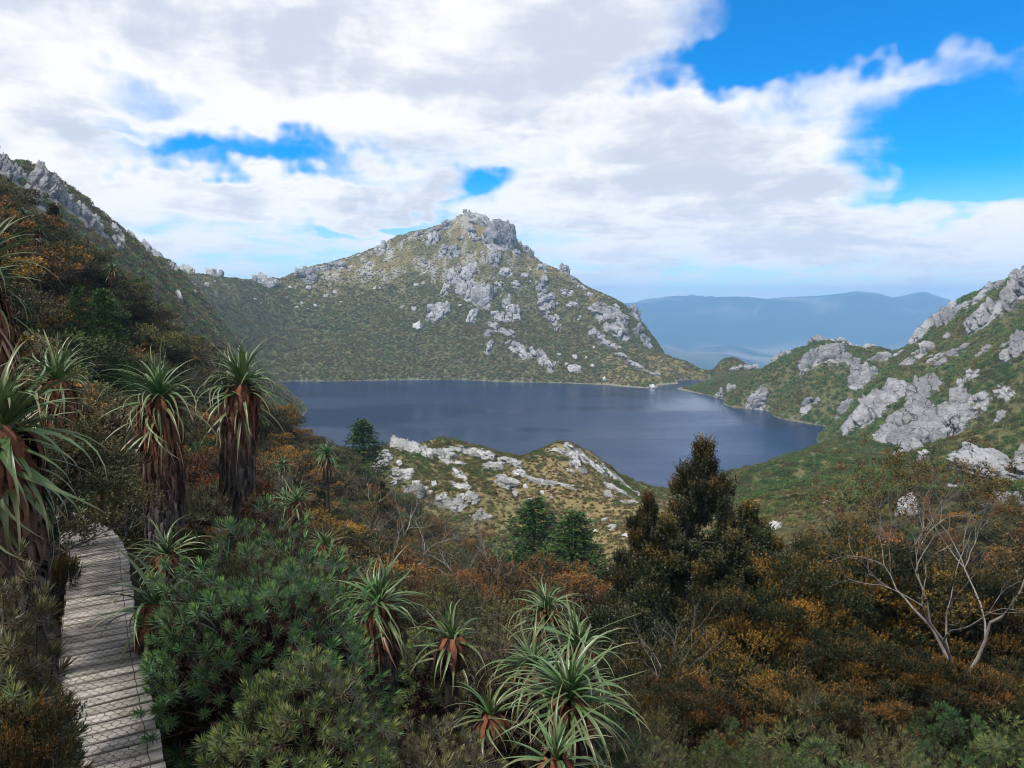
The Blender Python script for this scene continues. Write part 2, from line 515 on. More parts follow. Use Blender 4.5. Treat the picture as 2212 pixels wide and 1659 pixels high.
def _fit():
    X = CP[:, :2] / _sc; n = len(X)
    r2 = ((X[:, None] - X[None]) ** 2).sum(-1)
    A = np.zeros((n + 3, n + 3)); A[:n, :n] = _tps_phi(r2)
    # smoothing grows with distance so near ground keeps its detail
    dist = np.hypot(CP[:, 0], CP[:, 1])
    A[np.arange(n), np.arange(n)] += 1e-6 + 1.5e-4 * np.clip((dist - 60) / 500, 0, 1) ** 2
    P = np.c_[np.ones(n), X]; A[:n, n:] = P; A[n:, :n] = P.T
    return X, np.linalg.solve(A, np.r_[CP[:, 2], 0, 0, 0])


_CX, _CW = _fit()


def H0(x, y):
    x = np.asarray(x, float); y = np.asarray(y, float); sh = x.shape
    q = np.stack([x.ravel(), y.ravel()], -1) / _sc
    out = np.empty(len(q)); n = len(_CX)
    for i in range(0, len(q), 60000):
        p = q[i:i + 60000]
        r2 = (p[:, :1] - _CX[:, 0]) ** 2 + (p[:, 1:] - _CX[:, 1]) ** 2
        out[i:i + 60000] = _tps_phi(r2) @ _CW[:n] + _CW[n] + p @ _CW[n + 1:]
    return out.reshape(sh) + CAMZ


def Hn(x, y, h):
    """relief on top of the smooth base: small near the path and the shore, craggy high up"""
    r = np.hypot(x, y)
    amp = np.clip((r - 10) / 200, 0, 1)
    am2 = amp * np.clip((np.abs(h) + 1.5) / 18, 0.05, 1)
    n = fbm2(x / 60, y / 60, 6, 11, 0.52) * 3.2 + fbm2(x / 13, y / 13, 5, 31, 0.5) * 1.3
    rid = 1 - np.abs(fbm2(x / 34 + 4, y / 34, 4, 77))
    n = n + rid * 2.2 - 1.0
    small = fbm2(x / 1.3, y / 1.3, 4, 5) * 0.10 * np.clip(r / 8, 0.1, 1)
    return am2 * n + small


CRAG = np.zeros((0, 4))                      # rocky places: x, y, radius, strength


def crag_mask(x, y):
    m = np.zeros_like(x)
    if x.size < 400:
        d = np.hypot(x[..., None] - CRAG[:, 0], y[..., None] - CRAG[:, 1]) / CRAG[:, 2]
        return (CRAG[:, 3] * sstep(1.55, 0.55, d)).max(-1)
    for (cx, cy, cr, st) in CRAG:
        s = (np.abs(x - cx) < 1.8 * cr) & (np.abs(y - cy) < 1.8 * cr)
        if s.any():
            d = np.hypot(x[s] - cx, y[s] - cy) / cr
            m[s] = np.maximum(m[s], st * sstep(1.55, 0.55, d))
    return m


def blocks(x, y, a, b_, rot, seed):
    """jointed rock: flat topped cells with steps between"""
    c, s = math.cos(rot), math.sin(rot)
    p, q = (x * c + y * s) / a, (-x * s + y * c) / b_
    p = p + 0.35 * noise2(q * 0.7, p * 0.7, seed); q = q + 0.35 * noise2(p * 0.6 + 5, q * 0.6, seed + 1)
    i, j = np.floor(p).astype(np.int64), np.floor(q).astype(np.int64)
    v = _h(i, j, np.zeros_like(i), seed)
    e = np.minimum(np.minimum(p - i, 1 - p + i), np.minimum(q - j, 1 - q + j))
    return v - 0.45 * sstep(0.13, 0.0, e)


def H(x, y, rock=True):
    x = np.asarray(x, float); y = np.asarray(y, float)
    h = H0(x, y)
    h = h + Hn(x, y, h)
    if rock and len(CRAG):
        xx, yy = np.atleast_1d(x), np.atleast_1d(y)
        m = crag_mask(xx, yy)
        if (m > 0).any():
            s = m > 0
            k = np.clip(yy[s] / 420, 0.35, 1.6)
            b_ = blocks(xx[s], yy[s], 9.0, 5.5, 0.5, 3) * 3.4 + blocks(xx[s], yy[s], 4.2, 2.6, 0.62, 9) * 1.7 - 1.6
            add = np.zeros_like(xx); add[s] = m[s] * k * b_
            h = (np.atleast_1d(h) + add).reshape(np.shape(h))
    return h


def cast(u, v, y0=2.5, y1=1150.0):
    """where the line of sight through a view point meets the terrain"""
    d = pix_dir(u, v)
    Y = np.geomspace(y0, y1, 420)
    g = CAMZ + d[2] * Y - H(d[0] * Y, Y, False)
    k = np.argmax(g < 0) if (g < 0).any() else -1
    if k <= 0:
        k = np.argmin(np.abs(g[60:])) + 60
        yy = Y[k]
    else:
        a, b = g[k - 1], g[k]
        yy = Y[k - 1] + (Y[k] - Y[k - 1]) * a / (a - b)
    return np.array([d[0] * yy, yy, float(H(d[0] * yy, yy))])



# ------------------------------------------------------------------ rocks
def icosphere(sub):
    t = (1 + 5 ** .5) / 2
    V = [(-1, t, 0), (1, t, 0), (-1, -t, 0), (1, -t, 0), (0, -1, t), (0, 1, t), (0, -1, -t), (0, 1, -t), (t, 0, -1), (t, 0, 1), (-t, 0, -1), (-t, 0, 1)]
    F = [(0, 11, 5), (0, 5, 1), (0, 1, 7), (0, 7, 10), (0, 10, 11), (1, 5, 9), (5, 11, 4), (11, 10, 2), (10, 7, 6), (7, 1, 8), (3, 9, 4), (3, 4, 2), (3, 2, 6), (3, 6, 8), (3, 8, 9), (4, 9, 5), (2, 4, 11), (6, 2, 10), (8, 6, 7), (9, 8, 1)]
    V = [np.array(v) / np.linalg.norm(v) for v in V]
    for _ in range(sub):
        c, G = {}, []

        def mid(a, b):
            k = (min(a, b), max(a, b))
            if k not in c:
                w = V[a] + V[b]; V.append(w / np.linalg.norm(w)); c[k] = len(V) - 1
            return c[k]
        for a, b_, d in F:
            x, y, z = mid(a, b_), mid(b_, d), mid(d, a)
            G += [(a, x, z), (b_, y, x), (d, z, y), (x, y, z)]
        F = G
    return np.array(V), np.array(F)


ICO = {k: icosphere(k) for k in (1, 2, 3, 4)}


def chunk(rs, sub=3, rough=0.10):
    """one angular block, about unit radius: bounded by three joint sets and a few random breaks, then cracked"""
    D, F = ICO[sub]
    J = np.array([[1, .15, .1], [-.1, 1, .2], [.15, -.2, 1]])
    J = np.concatenate([J, -J]) + rs.normal(size=(6, 3)) * 0.13
    n = np.concatenate([J, rs.normal(size=(6, 3))]); n /= np.linalg.norm(n, axis=1)[:, None]
    d = np.concatenate([rs.uniform(0.58, 0.85, 6), rs.uniform(0.72, 1.05, 6)])
    q = np.clip(D @ n.T, 0, None) / d
    p = 22
    r = np.clip((q ** p).sum(1) ** (-1 / p), 0.3, 1.3)
    P = D * r[:, None]
    off = rs.uniform(-50, 50, 3)
    nn = fbm3(P * 1.9 + off, 4, 3)
    rid = 1 - np.abs(fbm3(P * 2.0 + off + 9, 3, 5))
    beds = np.abs(((P @ np.array([0.55, 0.15, 1.0])) * 2.3 + 0.5 * fbm3(P + off, 2, 8)) % 1.0 - 0.5)
    P = P * (1 + rough * nn - rough * 1.6 * sstep(0.84, 0.97, rid) - rough * 1.1 * sstep(0.13, 0.0, beds))[:, None]
    return P, F


GROUND_N_EPS = 4.0


def slope_frame(p):
    e = max(0.6, np.hypot(p[0], p[1]) * 0.012)
    hx = (H0(p[0] + e, p[1]) - H0(p[0] - e, p[1])) / (2 * e); hy = (H0(p[0], p[1] + e) - H0(p[0], p[1] - e)) / (2 * e)
    n = np.array([-float(hx), -float(hy), 1.0]); n /= np.linalg.norm(n)
    ex = np.array([1.0, 0, 0]); ex = ex - n * (ex @ n); ex /= np.linalg.norm(ex)
    t = np.cross(n, ex)
    return ex, t, n


OUT = []


def outcrop(*a, **k):
    OUT.append((a, k))


def build_outcrop(u, v, w, h, ang=0.0, n=None, thick=0.55, sub=3, mat='rock', rise=0.25, name='rock_outcrop', at=None, upright=0.35, seed=None, label=None, cat='rock', group=None, gap=1.0, radk=1.0):
    """a crag of angular blocks lying on the terrain; w, h: apparent size in view units"""
    rs = np.random.RandomState(int(abs(u) * 7 + abs(v) * 13) % 100000 if seed is None else seed)
    p = np.array(at, float)
    dist = np.linalg.norm(p - np.array([0, 0, CAMZ])); m = dist / FPX
    ex, t, nn = slope_frame(p)
    t2 = t * (1 - upright) + np.array([0, 0, 1.0]) * upright; t2 /= np.linalg.norm(t2)
    view = (p - np.array([0, 0, CAMZ])) / dist
    fore = max(0.28, math.sqrt(max(0.0, 1 - (t2 @ view) ** 2)))
    W, L = w * m / 2, h * m / 2 / fore
    ca, sa = math.cos(math.radians(ang)), math.sin(math.radians(ang))
    a1 = ex * ca - t2 * sa; a2 = ex * sa + t2 * ca
    small = min(W, L)
    if n is None:
        n = int(np.clip(3 + 3.6 * max(W, L) / small + min(w, h) / 8, 4, 19))
    acc = Acc()
    plan = []
    for k in range(n):
        if n == 1:
            s, q = 0.0, 0.0; rad = 1.0
        else:
            s, q = rs.uniform(-.85, .85), rs.uniform(-.85, .85)
            rad = rs.uniform(0.26, 0.50) * (1.2 if k < 4 else 0.85) * radk
            if k < 2: s, q = s * .5, q * .5
        plan.append((s, q, rad))
    cc = np.array([p + a1 * W * s + a2 * L * q for (s, q, _) in plan])
    hh = H(cc[:, 0], cc[:, 1])
    for k, (s, q, rad) in enumerate(plan):
        P, F = chunk(rs, min(sub, 4 if rad * small / m > 34 else 3 if rad * small / m > 12 else 2) if n > 1 else (sub if w > 40 else 3 if w > 16 else 2), 0.15)
        jit = rs.normal(size=(3, 3)) * 0.10
        R = np.linalg.qr(np.eye(3) + jit)[0]; R = R * np.sign(np.diag(R))
        P = P @ R.T
        if n == 1:
            sx, sy, sz = W, L, small * thick * 1.3
        else:
            asp = rs.uniform(0.75, 1.35)
            sx, sy, sz = W * rad * asp * gap, L * rad / asp * gap * 1.15, small * thick * rs.uniform(0.55, 1.15)
            mx = 2.6 * min(sx, sy); sx, sy = min(sx, mx), min(sy, mx)
        c = cc[k]; zt = float(hh[k])
        if c[2] - zt > 0: c[2] = c[2] * (1 - .75) + zt * .75
        else: c[2] = zt
        c = c + nn * sz * (rise - 0.15 * rs.rand())
        acc.add(P[:, :1] * sx * a1 + P[:, 1:2] * sy * a2 + P[:, 2:] * sz * nn + (c - p), F)
    me = acc.mesh(name, M[mat], False)
    o = link(name, me, None, tuple(p))
    tag(o, label, cat, group)
    return o


def z2(z, k=.3333, u0=691.3, v0=403.3):
    """from a zoomed study view to the 2212 view"""
    return [(u0 + a[0] * k, v0 + a[1] * k, a[2] * k, a[3] * k) + tuple(a[4:]) for a in z]


# the mountain
G = 'crags on the pointed mountain'
outs = z2([(1085, 250, 140, 60, 28), (1000, 215, 80, 60)])
for a in outs: outcrop(*a, n=7, radk=1.4, rise=0.2, thick=0.7, upright=0.45, label='blocky grey summit crag crowning the pointed mountain', group=G)
for a in z2([(960, 190, 70, 55)]): outcrop(*a, rise=.4, upright=.8, label='small knobbly tor standing on the mountain summit', group=G)
for a in z2([(1150, 345, 190, 240)]): outcrop(*a, n=9, radk=1.4, thick=.6, sub=4, upright=.7, mat='rock_big', label='broad grey buttress just below the mountain summit crag', group=G)
for a in z2([(1130, 475, 80, 90)]): outcrop(*a, label='narrow tail of rock under the broad summit buttress', group=G)
L_ = 'jagged grey crag on the mountain ridge line'
for a in z2([(890, 212, 45, 45), (830, 250, 75, 55), (1240, 320, 65, 70), (1310, 370, 65, 70), (1355, 430, 65, 70), (1280, 440, 60, 60), (640, 312, 45, 35), (1580, 568, 80, 65), (1635, 608, 60, 45), (405, 405, 95, 85), (740, 290, 90, 30)]):
    outcrop(*a, upright=.7, rise=.4, label=L_, group=G)
L_ = 'weathered grey crag on the mountain face above the lake'
for a in z2([(730, 350, 95, 100), (800, 428, 65, 65), (870, 422, 80, 85), (980, 300, 65, 55), (1210, 560, 95, 45, 35), (1320, 575, 65, 45), (1270, 640, 60, 55), (1440, 545, 65, 60), (1455, 600, 45, 60), (850, 590, 60, 95, -10), (812, 680, 55, 130, 10),
             (1440, 655, 85, 70), (1460, 755, 115, 100), (1450, 820, 65, 45), (1500, 880, 100, 50, 40), (1545, 930, 55, 32), (1600, 690, 100, 50, 35), (1640, 760, 70, 45, 30), (985, 520, 80, 70, 30), (1700, 650, 60, 30, 35), (1740, 700, 60, 30, 35),
             (1150, 650, 60, 35), (1680, 865, 40, 30), (1920, 790, 50, 35), (1410, 480, 40, 30), (905, 350, 40, 25), (675, 500, 40, 22), (1000, 360, 30, 25)]):
    outcrop(*a, label=L_, group=G)
L_ = 'block of the long rocky rib down the mountain face'
for a in z2([(945, 580, 110, 130, 5), (920, 660, 80, 150, -8), (985, 690, 90, 170, 5), (990, 840, 65, 130, 15), (1160, 850, 80, 100), (1210, 755, 60, 110, 10), (1245, 825, 100, 160, 5), (1120, 900, 90, 45, 35), (1090, 960, 60, 60), (1190, 945, 190, 55, 35), (1095, 1045, 40, 100, 15),
             (1310, 1070, 90, 170, -25), (1430, 1110, 80, 170, -28), (1485, 1180, 45, 80, -20), (1522, 1150, 45, 45, -20), (1215, 1015, 35, 40), (1250, 1060, 25, 50)]):
    outcrop(*a, label=L_, group=G, thick=.45)
for a in z2([(1050, 745, 125, 215, 3)]): outcrop(*a, n=5, radk=1.6, sub=4, thick=.7, upright=.7, label='tall dark faced buttress midway down the mountain rib', group=G, mat='rock_big')
for a in z2([(770, 828, 150, 155)]): outcrop(*a, label='isolated cluster of grey blocks in the mountain heath', group=G)
L_ = 'pale slabby outcrop on the shoulder beside the outlet'
for a in z2([(1880, 840, 230, 110, 25), (1820, 790, 160, 55, 30), (1920, 940, 150, 100, 20), (1790, 965, 110, 55, 30), (1870, 1030, 150, 45, 32), (1960, 1100, 100, 45, 25), (2130, 1215, 170, 40, 15), (2040, 1160, 120, 30, 25)]):
    outcrop(*a, label=L_, group=G, thick=.5, mat='rock')
L_ = 'dark cliff on the edge of the mountain above the outlet'
for a in z2([(2040, 830, 70, 140), (2065, 945, 70, 95), (2112, 1010, 80, 95)]):
    outcrop(*a, label=L_, group=G, upright=.9, rise=.4, mat='rock_big')
L_ = 'pale boulder lying in heath low on the mountain'
for a in z2([(1650, 1188, 110, 65), (1650, 1115, 45, 42), (1600, 1150, 30, 26), (1765, 1170, 38, 32), (1845, 1252, 32, 48), (2157, 1302, 42, 26), (628, 915, 75, 68), (610, 800, 42, 32), (620, 642, 40, 26), (670, 630, 30, 26), (355, 655, 26, 32), (97, 692, 30, 26), (40, 708, 36, 22), (138, 748, 22, 16), (248, 770, 16, 24), (540, 782, 36, 26), (390, 660, 16, 16), (680, 560, 30, 20), (552, 560, 22, 22), (300, 600, 16, 12), (1110, 745, 30, 25), (1550, 1090, 40, 22), (1725, 1110, 20, 16), (1775, 1045, 22, 26)]):
    outcrop(*a, n=1, thick=.6, sub=3, mat='rock_pale', name='boulder', cat='boulder', label=L_, group='boulders low on the mountain')
# saddle and ridge to the side
s1 = dict(k=.3333, u0=0, v0=316.8)
G2 = 'crags along the saddle'
for a in z2([(1310, 755, 160, 125)], **s1): outcrop(*a, n=5, radk=1.7, sub=4, upright=.8, rise=.95, thick=.9, label='biggest domed crag standing up from the saddle', group=G2)
L_ = 'small grey crag on the saddle skyline'
for a in z2([(1395, 815, 80, 60), (1560, 822, 110, 55), (1845, 812, 95, 80), (1700, 880, 140, 85, 20), (1985, 850, 105, 85), (2190, 785, 100, 50), (1120, 800, 50, 60), (2090, 805, 90, 30), (760, 578, 140, 50, 15), (750, 655, 75, 60, 20), (870, 620, 100, 30, 25), (960, 690, 120, 40, 30), (1200, 790, 110, 45, 40), (1020, 710, 90, 30, 25)], **s1):
    outcrop(*a, upright=.6, rise=.75, radk=1.25, label=L_, group=G2)
G3 = 'cliffs of the high ridge'
L_ = 'bare grey cliff on the high ridge above the shrubs'
for a in z2([(20, 190, 150, 200, 20), (120, 190, 70, 80), (255, 240, 170, 150, 35), (330, 300, 160, 170, 30), (410, 360, 150, 120, 35), (500, 440, 110, 150, 35), (600, 510, 90, 160, 25), (-60, 130, 160, 200), (200, 330, 150, 120)], **s1):
    outcrop(*a, sub=4, upright=.7, rise=.45, thick=.55, mat='rock_big', label=L_, group=G3)
L_ = 'pale boulder on the slope under the saddle'
for a in z2([(1255, 943, 34, 20), (1395, 1212, 40, 24), (2112, 970, 36, 18), (2170, 950, 32, 22), (2045, 1035, 30, 22), (1958, 1020, 24, 16), (1290, 1045, 22, 18), (1340, 900, 40, 26), (1880, 915, 30, 18), (2000, 920, 40, 30), (1150, 970, 90, 25, 20), (940, 800, 30, 16)], **s1):
    outcrop(*a, n=1, thick=.6, mat='rock_pale', name='boulder', cat='boulder', label=L_, group='boulders under the saddle')
# hill with the cliff
s3 = dict(k=.375, u0=1382.4, v0=518.4)
G4 = 'rock faces on the cliff hill'
for (a, lab) in zip(z2([(1330, 1030, 230, 270, -15), (1450, 930, 170, 170, -20), (1640, 880, 220, 170, 0), (1590, 1010, 190, 200, -20), (1640, 1140, 230, 210, -10), (1800, 1060, 210, 190, 20), (1430, 1160, 130, 130, 0), (1540, 1220, 110, 120, -15)], **s3),
                    ['huge grey wedge of cliff dropping to the lake', 'cliff step above the huge wedge by the lake', 'upper slab of the big grey cliff under green turf', 'cracked middle of the big grey cliff', 'broad foot slab of the big grey cliff', 'sloping apron of rock at the side of the big cliff', 'low buttress at the foot of the huge cliff wedge', 'lowest nose of the big grey cliff above green scrub']):
    outcrop(*a, sub=4, n=9, radk=1.45, thick=.42, upright=.55, rise=.12, mat='rock_big', label=lab, group=G4, gap=1.1)
L_ = 'blocky grey bluff on the hill beside the outlet'
for a in z2([(985, 735, 130, 170), (1130, 690, 180, 150, 5), (1220, 705, 80, 90), (1290, 825, 140, 160), (1330, 775, 60, 90), (1180, 1000, 85, 125, 10), (670, 935, 120, 110, 5), (530, 862, 75, 55), (455, 902, 55, 55), (980, 960, 100, 60, -20), (1390, 700, 85, 65)], **s3):
    outcrop(*a, n=7, radk=1.4, sub=4, thick=.45, upright=.75, rise=.2, mat='rock_big', label=L_, group=G4)
L_ = 'flat grey slab along the crest of the cliff hill'
for a in z2([(1060, 570, 150, 40, 8), (1290, 600, 130, 26), (800, 680, 140, 42, -10), (620, 742, 200, 45, -24), (1560, 722, 220, 55, 5), (1400, 660, 90, 24), (1490, 660, 90, 20), (1600, 662, 70, 22), (1700, 690, 80, 30), (1180, 590, 110, 24, 8)], **s3):
    outcrop(*a, thick=.6, rise=.25, label=L_, group=G4)
L_ = 'tilted grey bedrock crag high on the cliff hill'
for a in z2([(1700, 405, 140, 90, -20), (1650, 525, 170, 120, -20), (1800, 455, 170, 130, -15), (1780, 340, 90, 32), (1975, 455, 150, 140), (2150, 335, 150, 190, -20), (2185, 235, 90, 110), (2080, 275, 90, 60, -20), (1960, 335, 160, 42, -10), (2180, 640, 130, 140), (2110, 612, 65, 32), (1800, 662, 180, 55, -8), (1940, 682, 100, 32), (2000, 640, 55, 32), (1760, 570, 60, 36), (1590, 545, 90, 40)], **s3):
    outcrop(*a, n=8, radk=1.35, sub=4, thick=.45, upright=.6, rise=.25, label=L_, group=G4, mat='rock_big')
L_ = 'grey rock patch showing through scrub beside the cliff'
for a in z2([(1880, 1225, 90, 85), (1920, 925, 90, 130, -20), (1890, 800, 90, 60, 20), (2100, 890, 34, 120), (2075, 1040, 55, 65), (890, 1168, 80, 62, -30), (1630, 1252, 65, 45), (1970, 960, 60, 60), (1850, 1270, 60, 40), (1900, 1400, 50, 24), (1780, 1440, 40, 20)], **s3):
    outcrop(*a, thick=.45, rise=.2, label=L_, group=G4)
outcrop(2165, 1050, 115, 110, -20, n=6, radk=1.5, sub=4, thick=.8, rise=.35, mat='rock_big', label='massive pale boulder stack above scrub below the cliff hill', cat='rock')
outcrop(2195, 1110, 80, 60, 0, n=3, sub=3, thick=.7, rise=.3, mat='rock_big', label='wedge of rock leaning against the massive boulder stack', cat='rock')
outcrop(2136, 1096, 28, 20, 0, n=1, name='boulder', cat='boulder', label='small boulder fallen beside the massive boulder stack')
outcrop(1965, 1105, 50, 62, 15, n=3, thick=.8, upright=.7, rise=.5, mat='rock', label='grey rock standing up among the golden shrubs')
# knoll
s6 = dict(k=.3333, u0=691.3, v0=864)
G5 = 'white rock ribs on the knoll'
for a in z2([(590, 325, 270, 120)], **s6): outcrop(*a, sub=3, thick=.5, mat='rock_pale', upright=.4, label='jumbled white dome of rock on the knoll top', group=G5)
L_ = 'white slab in the rock ribs striping the knoll'
for a in z2([(430, 400, 100, 110, 30), (760, 350, 150, 70, 20), (850, 400, 140, 55, 45), (915, 490, 60, 130, -22), (920, 565, 130, 45, 45), (985, 640, 75, 75), (530, 492, 120, 50), (940, 352, 190, 36, 15), (1075, 375, 150, 36, 42), (1110, 440, 160, 36, 42), (1195, 545, 150, 45, 45), (1240, 420, 150, 40, 45), (1300, 480, 90, 32, 40), (1330, 350, 80, 70), (1245, 360, 80, 30, 30),
             (1545, 330, 90, 24, 10), (1660, 335, 110, 24, 30), (1640, 390, 80, 60), (1670, 442, 80, 40), (1760, 412, 200, 36, 30), (1790, 360, 120, 24, 38), (1900, 490, 180, 28, 35), (1990, 560, 150, 24, 38), (1930, 612, 160, 26, 25), (2020, 660, 90, 22, 10), (840, 672, 160, 26, 28), (925, 640, 30, 90, -15), (880, 660, 30, 50, -20), (790, 640, 60, 60), (1000, 330, 120, 26, 20), (1420, 530, 90, 20, 30), (1560, 548, 170, 14, 3)], **s6):
    outcrop(*a, thick=.38, rise=.12, mat='rock_pale', label=L_, group=G5, upright=.15, radk=1.35)
for a in z2([(620, 645, 165, 130)], **s6): outcrop(*a, n=1, sub=4, thick=.85, upright=.6, rise=.35, mat='rock', name='boulder', cat='boulder', label='big smooth grey boulder at the foot of the knoll')
L_ = 'pale boulder scattered on the tawny knoll'
for a in z2([(630, 552, 75, 42), (740, 545, 42, 42), (480, 546, 55, 36), (515, 416, 55, 36), (1620, 460, 65, 26), (1440, 608, 42, 25), (1865, 632, 65, 48), (1900, 825, 85, 26), (1790, 857, 44, 20), (1980, 886, 52, 26), (1740, 850, 40, 16), (1262, 622, 46, 44), (740, 830, 42, 50), (810, 830, 62, 26), (655, 762, 42, 26), (1330, 565, 40, 26), (1500, 640, 30, 16), (1840, 540, 30, 22), (1700, 560, 26, 14), (1940, 655, 24, 20), (1600, 600, 22, 12), (1470, 555, 26, 12), (1560, 700, 20, 12), (1640, 560, 22, 14), (1870, 1110, 40, 22), (1850, 940, 30, 16), (570, 520, 60, 26), (610, 585, 40, 20), (690, 580, 60, 26), (720, 600, 40, 26)], **s6):
    outcrop(*a, n=1, thick=.6, mat='rock_pale', name='boulder', cat='boulder', label=L_, group='boulders on the knoll', rise=.3)
L_ = 'grey rock poking out of the scrub below the knoll'
for a in z2([(870, 920, 110, 115), (1040, 762, 75, 105)], **s6):
    outcrop(*a, n=3, thick=.7, upright=.7, rise=.4, label=L_, group='rocks below the knoll')
outcrop(1672, 1142, 45, 20, 0, n=1, mat='rock_pale', name='boulder', cat='boulder', label='low white boulder on the saddle behind the golden shrubs')

_c = []
for (a, k) in OUT:
    p = cast(a[0], a[1]); k['at'] = p
    dist = np.linalg.norm(p - np.array([0, 0, CAMZ])); R_ = 0.5 * max(a[2], a[3]) * dist / FPX
    if k.get('n') != 1 and p[1] > 70:
        ang = math.radians(a[4] if len(a) > 4 else 0)
        nn = max(1, int(round(max(a[2], a[3]) / min(a[2], a[3]))))
        rr = 0.5 * min(a[2], a[3]) * dist / FPX * 1.05
        ax = np.array([math.cos(ang), -math.sin(ang)]) if a[2] >= a[3] else np.array([math.sin(ang), math.cos(ang)])
        for t_ in (np.arange(nn) - (nn - 1) / 2) / max(nn, 1) * 2 * R_:
            q_ = p[:2] + ax * t_
            _c.append((q_[0], q_[1], max(rr, 1.5), 0.95))
CRAG = np.array(_c)
NA, NR = 560, 0
ANG = np.linspace(math.radians(-52), math.radians(52), NA)
RAD = np.r_[np.linspace(0.02, 1.6, 6)[:-1], np.geomspace(1.6, 70, 115)[:-1], np.geomspace(70, 1250, 400)]
AA, RR = np.meshgrid(ANG, RAD)
TX, TY = RR * np.sin(AA), RR * np.cos(AA) - 1.2
TZ = H(TX, TY)


def ground_colour(x, y, z):
    n1 = fbm2(x / 40, y / 40, 5, 3); n2 = fbm2(x / 9, y / 9, 4, 8)
    peat = np.array([0.020, 0.016, 0.011]); heath = np.array([0.105, 0.103, 0.043]); grass = np.array([0.22, 0.175, 0.08]); pale = np.array([0.30, 0.29, 0.27])
    r = np.hypot(x, y)
    w = sstep(70, 110, r)[..., None]
    c = peat * (1 - w) + heath * w
    d0 = np.hypot((x - 12) / 24, (y - 130) / 60)                                        # the tawny saddle of the knoll
    g = np.clip(sstep(1.25, 0.3, d0) * (0.95 + 0.4 * n2), 0, 1)
    kn = sstep(105, 125, y) * sstep(232, 205, y) * sstep(-50, -35, x) * sstep(52, 38, x)
    g = np.maximum(g, kn * np.clip(0.62 + 0.6 * n2 + 0.25 * n1, 0, 1))
    hi = sstep(45, 100, z) * sstep(420, 500, y)
    g = np.maximum(g, hi * np.clip(0.45 + 0.7 * n1 + 0.4 * n2, 0, 1) * 0.85)
    sp = sstep(0.1, 0.5, n1 + 0.5 * n2) * sstep(480, 520, y) * sstep(20, 80, x)
    g = np.maximum(g, sp * 0.7)
    c = c * (1 - g[..., None]) + grass * g[..., None]
    sc_ = hi * sstep(0.35, 0.6, n2 + 0.4 * fbm2(x / 3, y / 3, 3, 41)) * sstep(50, 75, z) * sstep(60, -80, x)
    sh = sstep(1.2, 0.2, np.abs(z - 0.2)) * sstep(150, 200, y) * 0.35
    k = np.maximum(sc_ * 0.9, sh)[..., None]
    return c * (1 - k) + pale * k


TC = ground_colour(TX, TY, TZ)
TC = np.concatenate([TC, np.maximum(crag_mask(TX, TY), 0)[..., None]], -1)
ii, jj = np.meshgrid(np.arange(len(RAD) - 1), np.arange(NA - 1), indexing='ij')
fc_x = 0.25 * (TX[:-1, :-1] + TX[1:, :-1] + TX[:-1, 1:] + TX[1:, 1:]); fc_y = 0.25 * (TY[:-1, :-1] + TY[1:, :-1] + TY[:-1, 1:] + TY[1:, 1:])
reg = np.zeros(fc_x.shape, int)                                                          # 0 near slope
reg[fc_y > 100] = 1                                                                      # knoll
reg[(fc_y > 100) & (fc_x > 50)] = 2                                                      # hill with the cliff
reg[(fc_y > 100) & (fc_x < -50)] = 3                                                     # ridge over the near hillside
reg[(fc_y > 360) & (fc_x > -400) & ~((fc_x > 125) & (fc_y < 555))] = 4                     # mountain
reg[(fc_y > 100) & (fc_x < -140) & (fc_y < 420)] = 3
NAMES = ['foreground_slope', 'lakeside_knoll', 'cliff_hill', 'rocky_ridge', 'mountain']
LABS = ['dark peaty slope under the shrubs in front of the lake', 'tawny grassed rocky knoll on the near lake shore', 'heath covered hill with grey cliffs beside the lake outlet',
        'steep rocky ridge above the shrub covered hillside', 'pointed rocky mountain rising straight from the far shore']
for k in range(5):
    s = reg == k
    a = ii[s] * NA + jj[s]
    F = np.stack([a, a + 1, a + NA + 1, a + NA], -1)
    used = np.unique(F); mp = np.full(TX.size, -1); mp[used] = np.arange(len(used))
    V = np.stack([TX.ravel()[used], TY.ravel()[used], TZ.ravel()[used]], -1)
    me = mesh_np(NAMES[k], V, mp[F], TC.reshape(-1, 4)[used], True, M['ground'])
    tag(link(NAMES[k], me), LABS[k], 'terrain', None, 'structure')


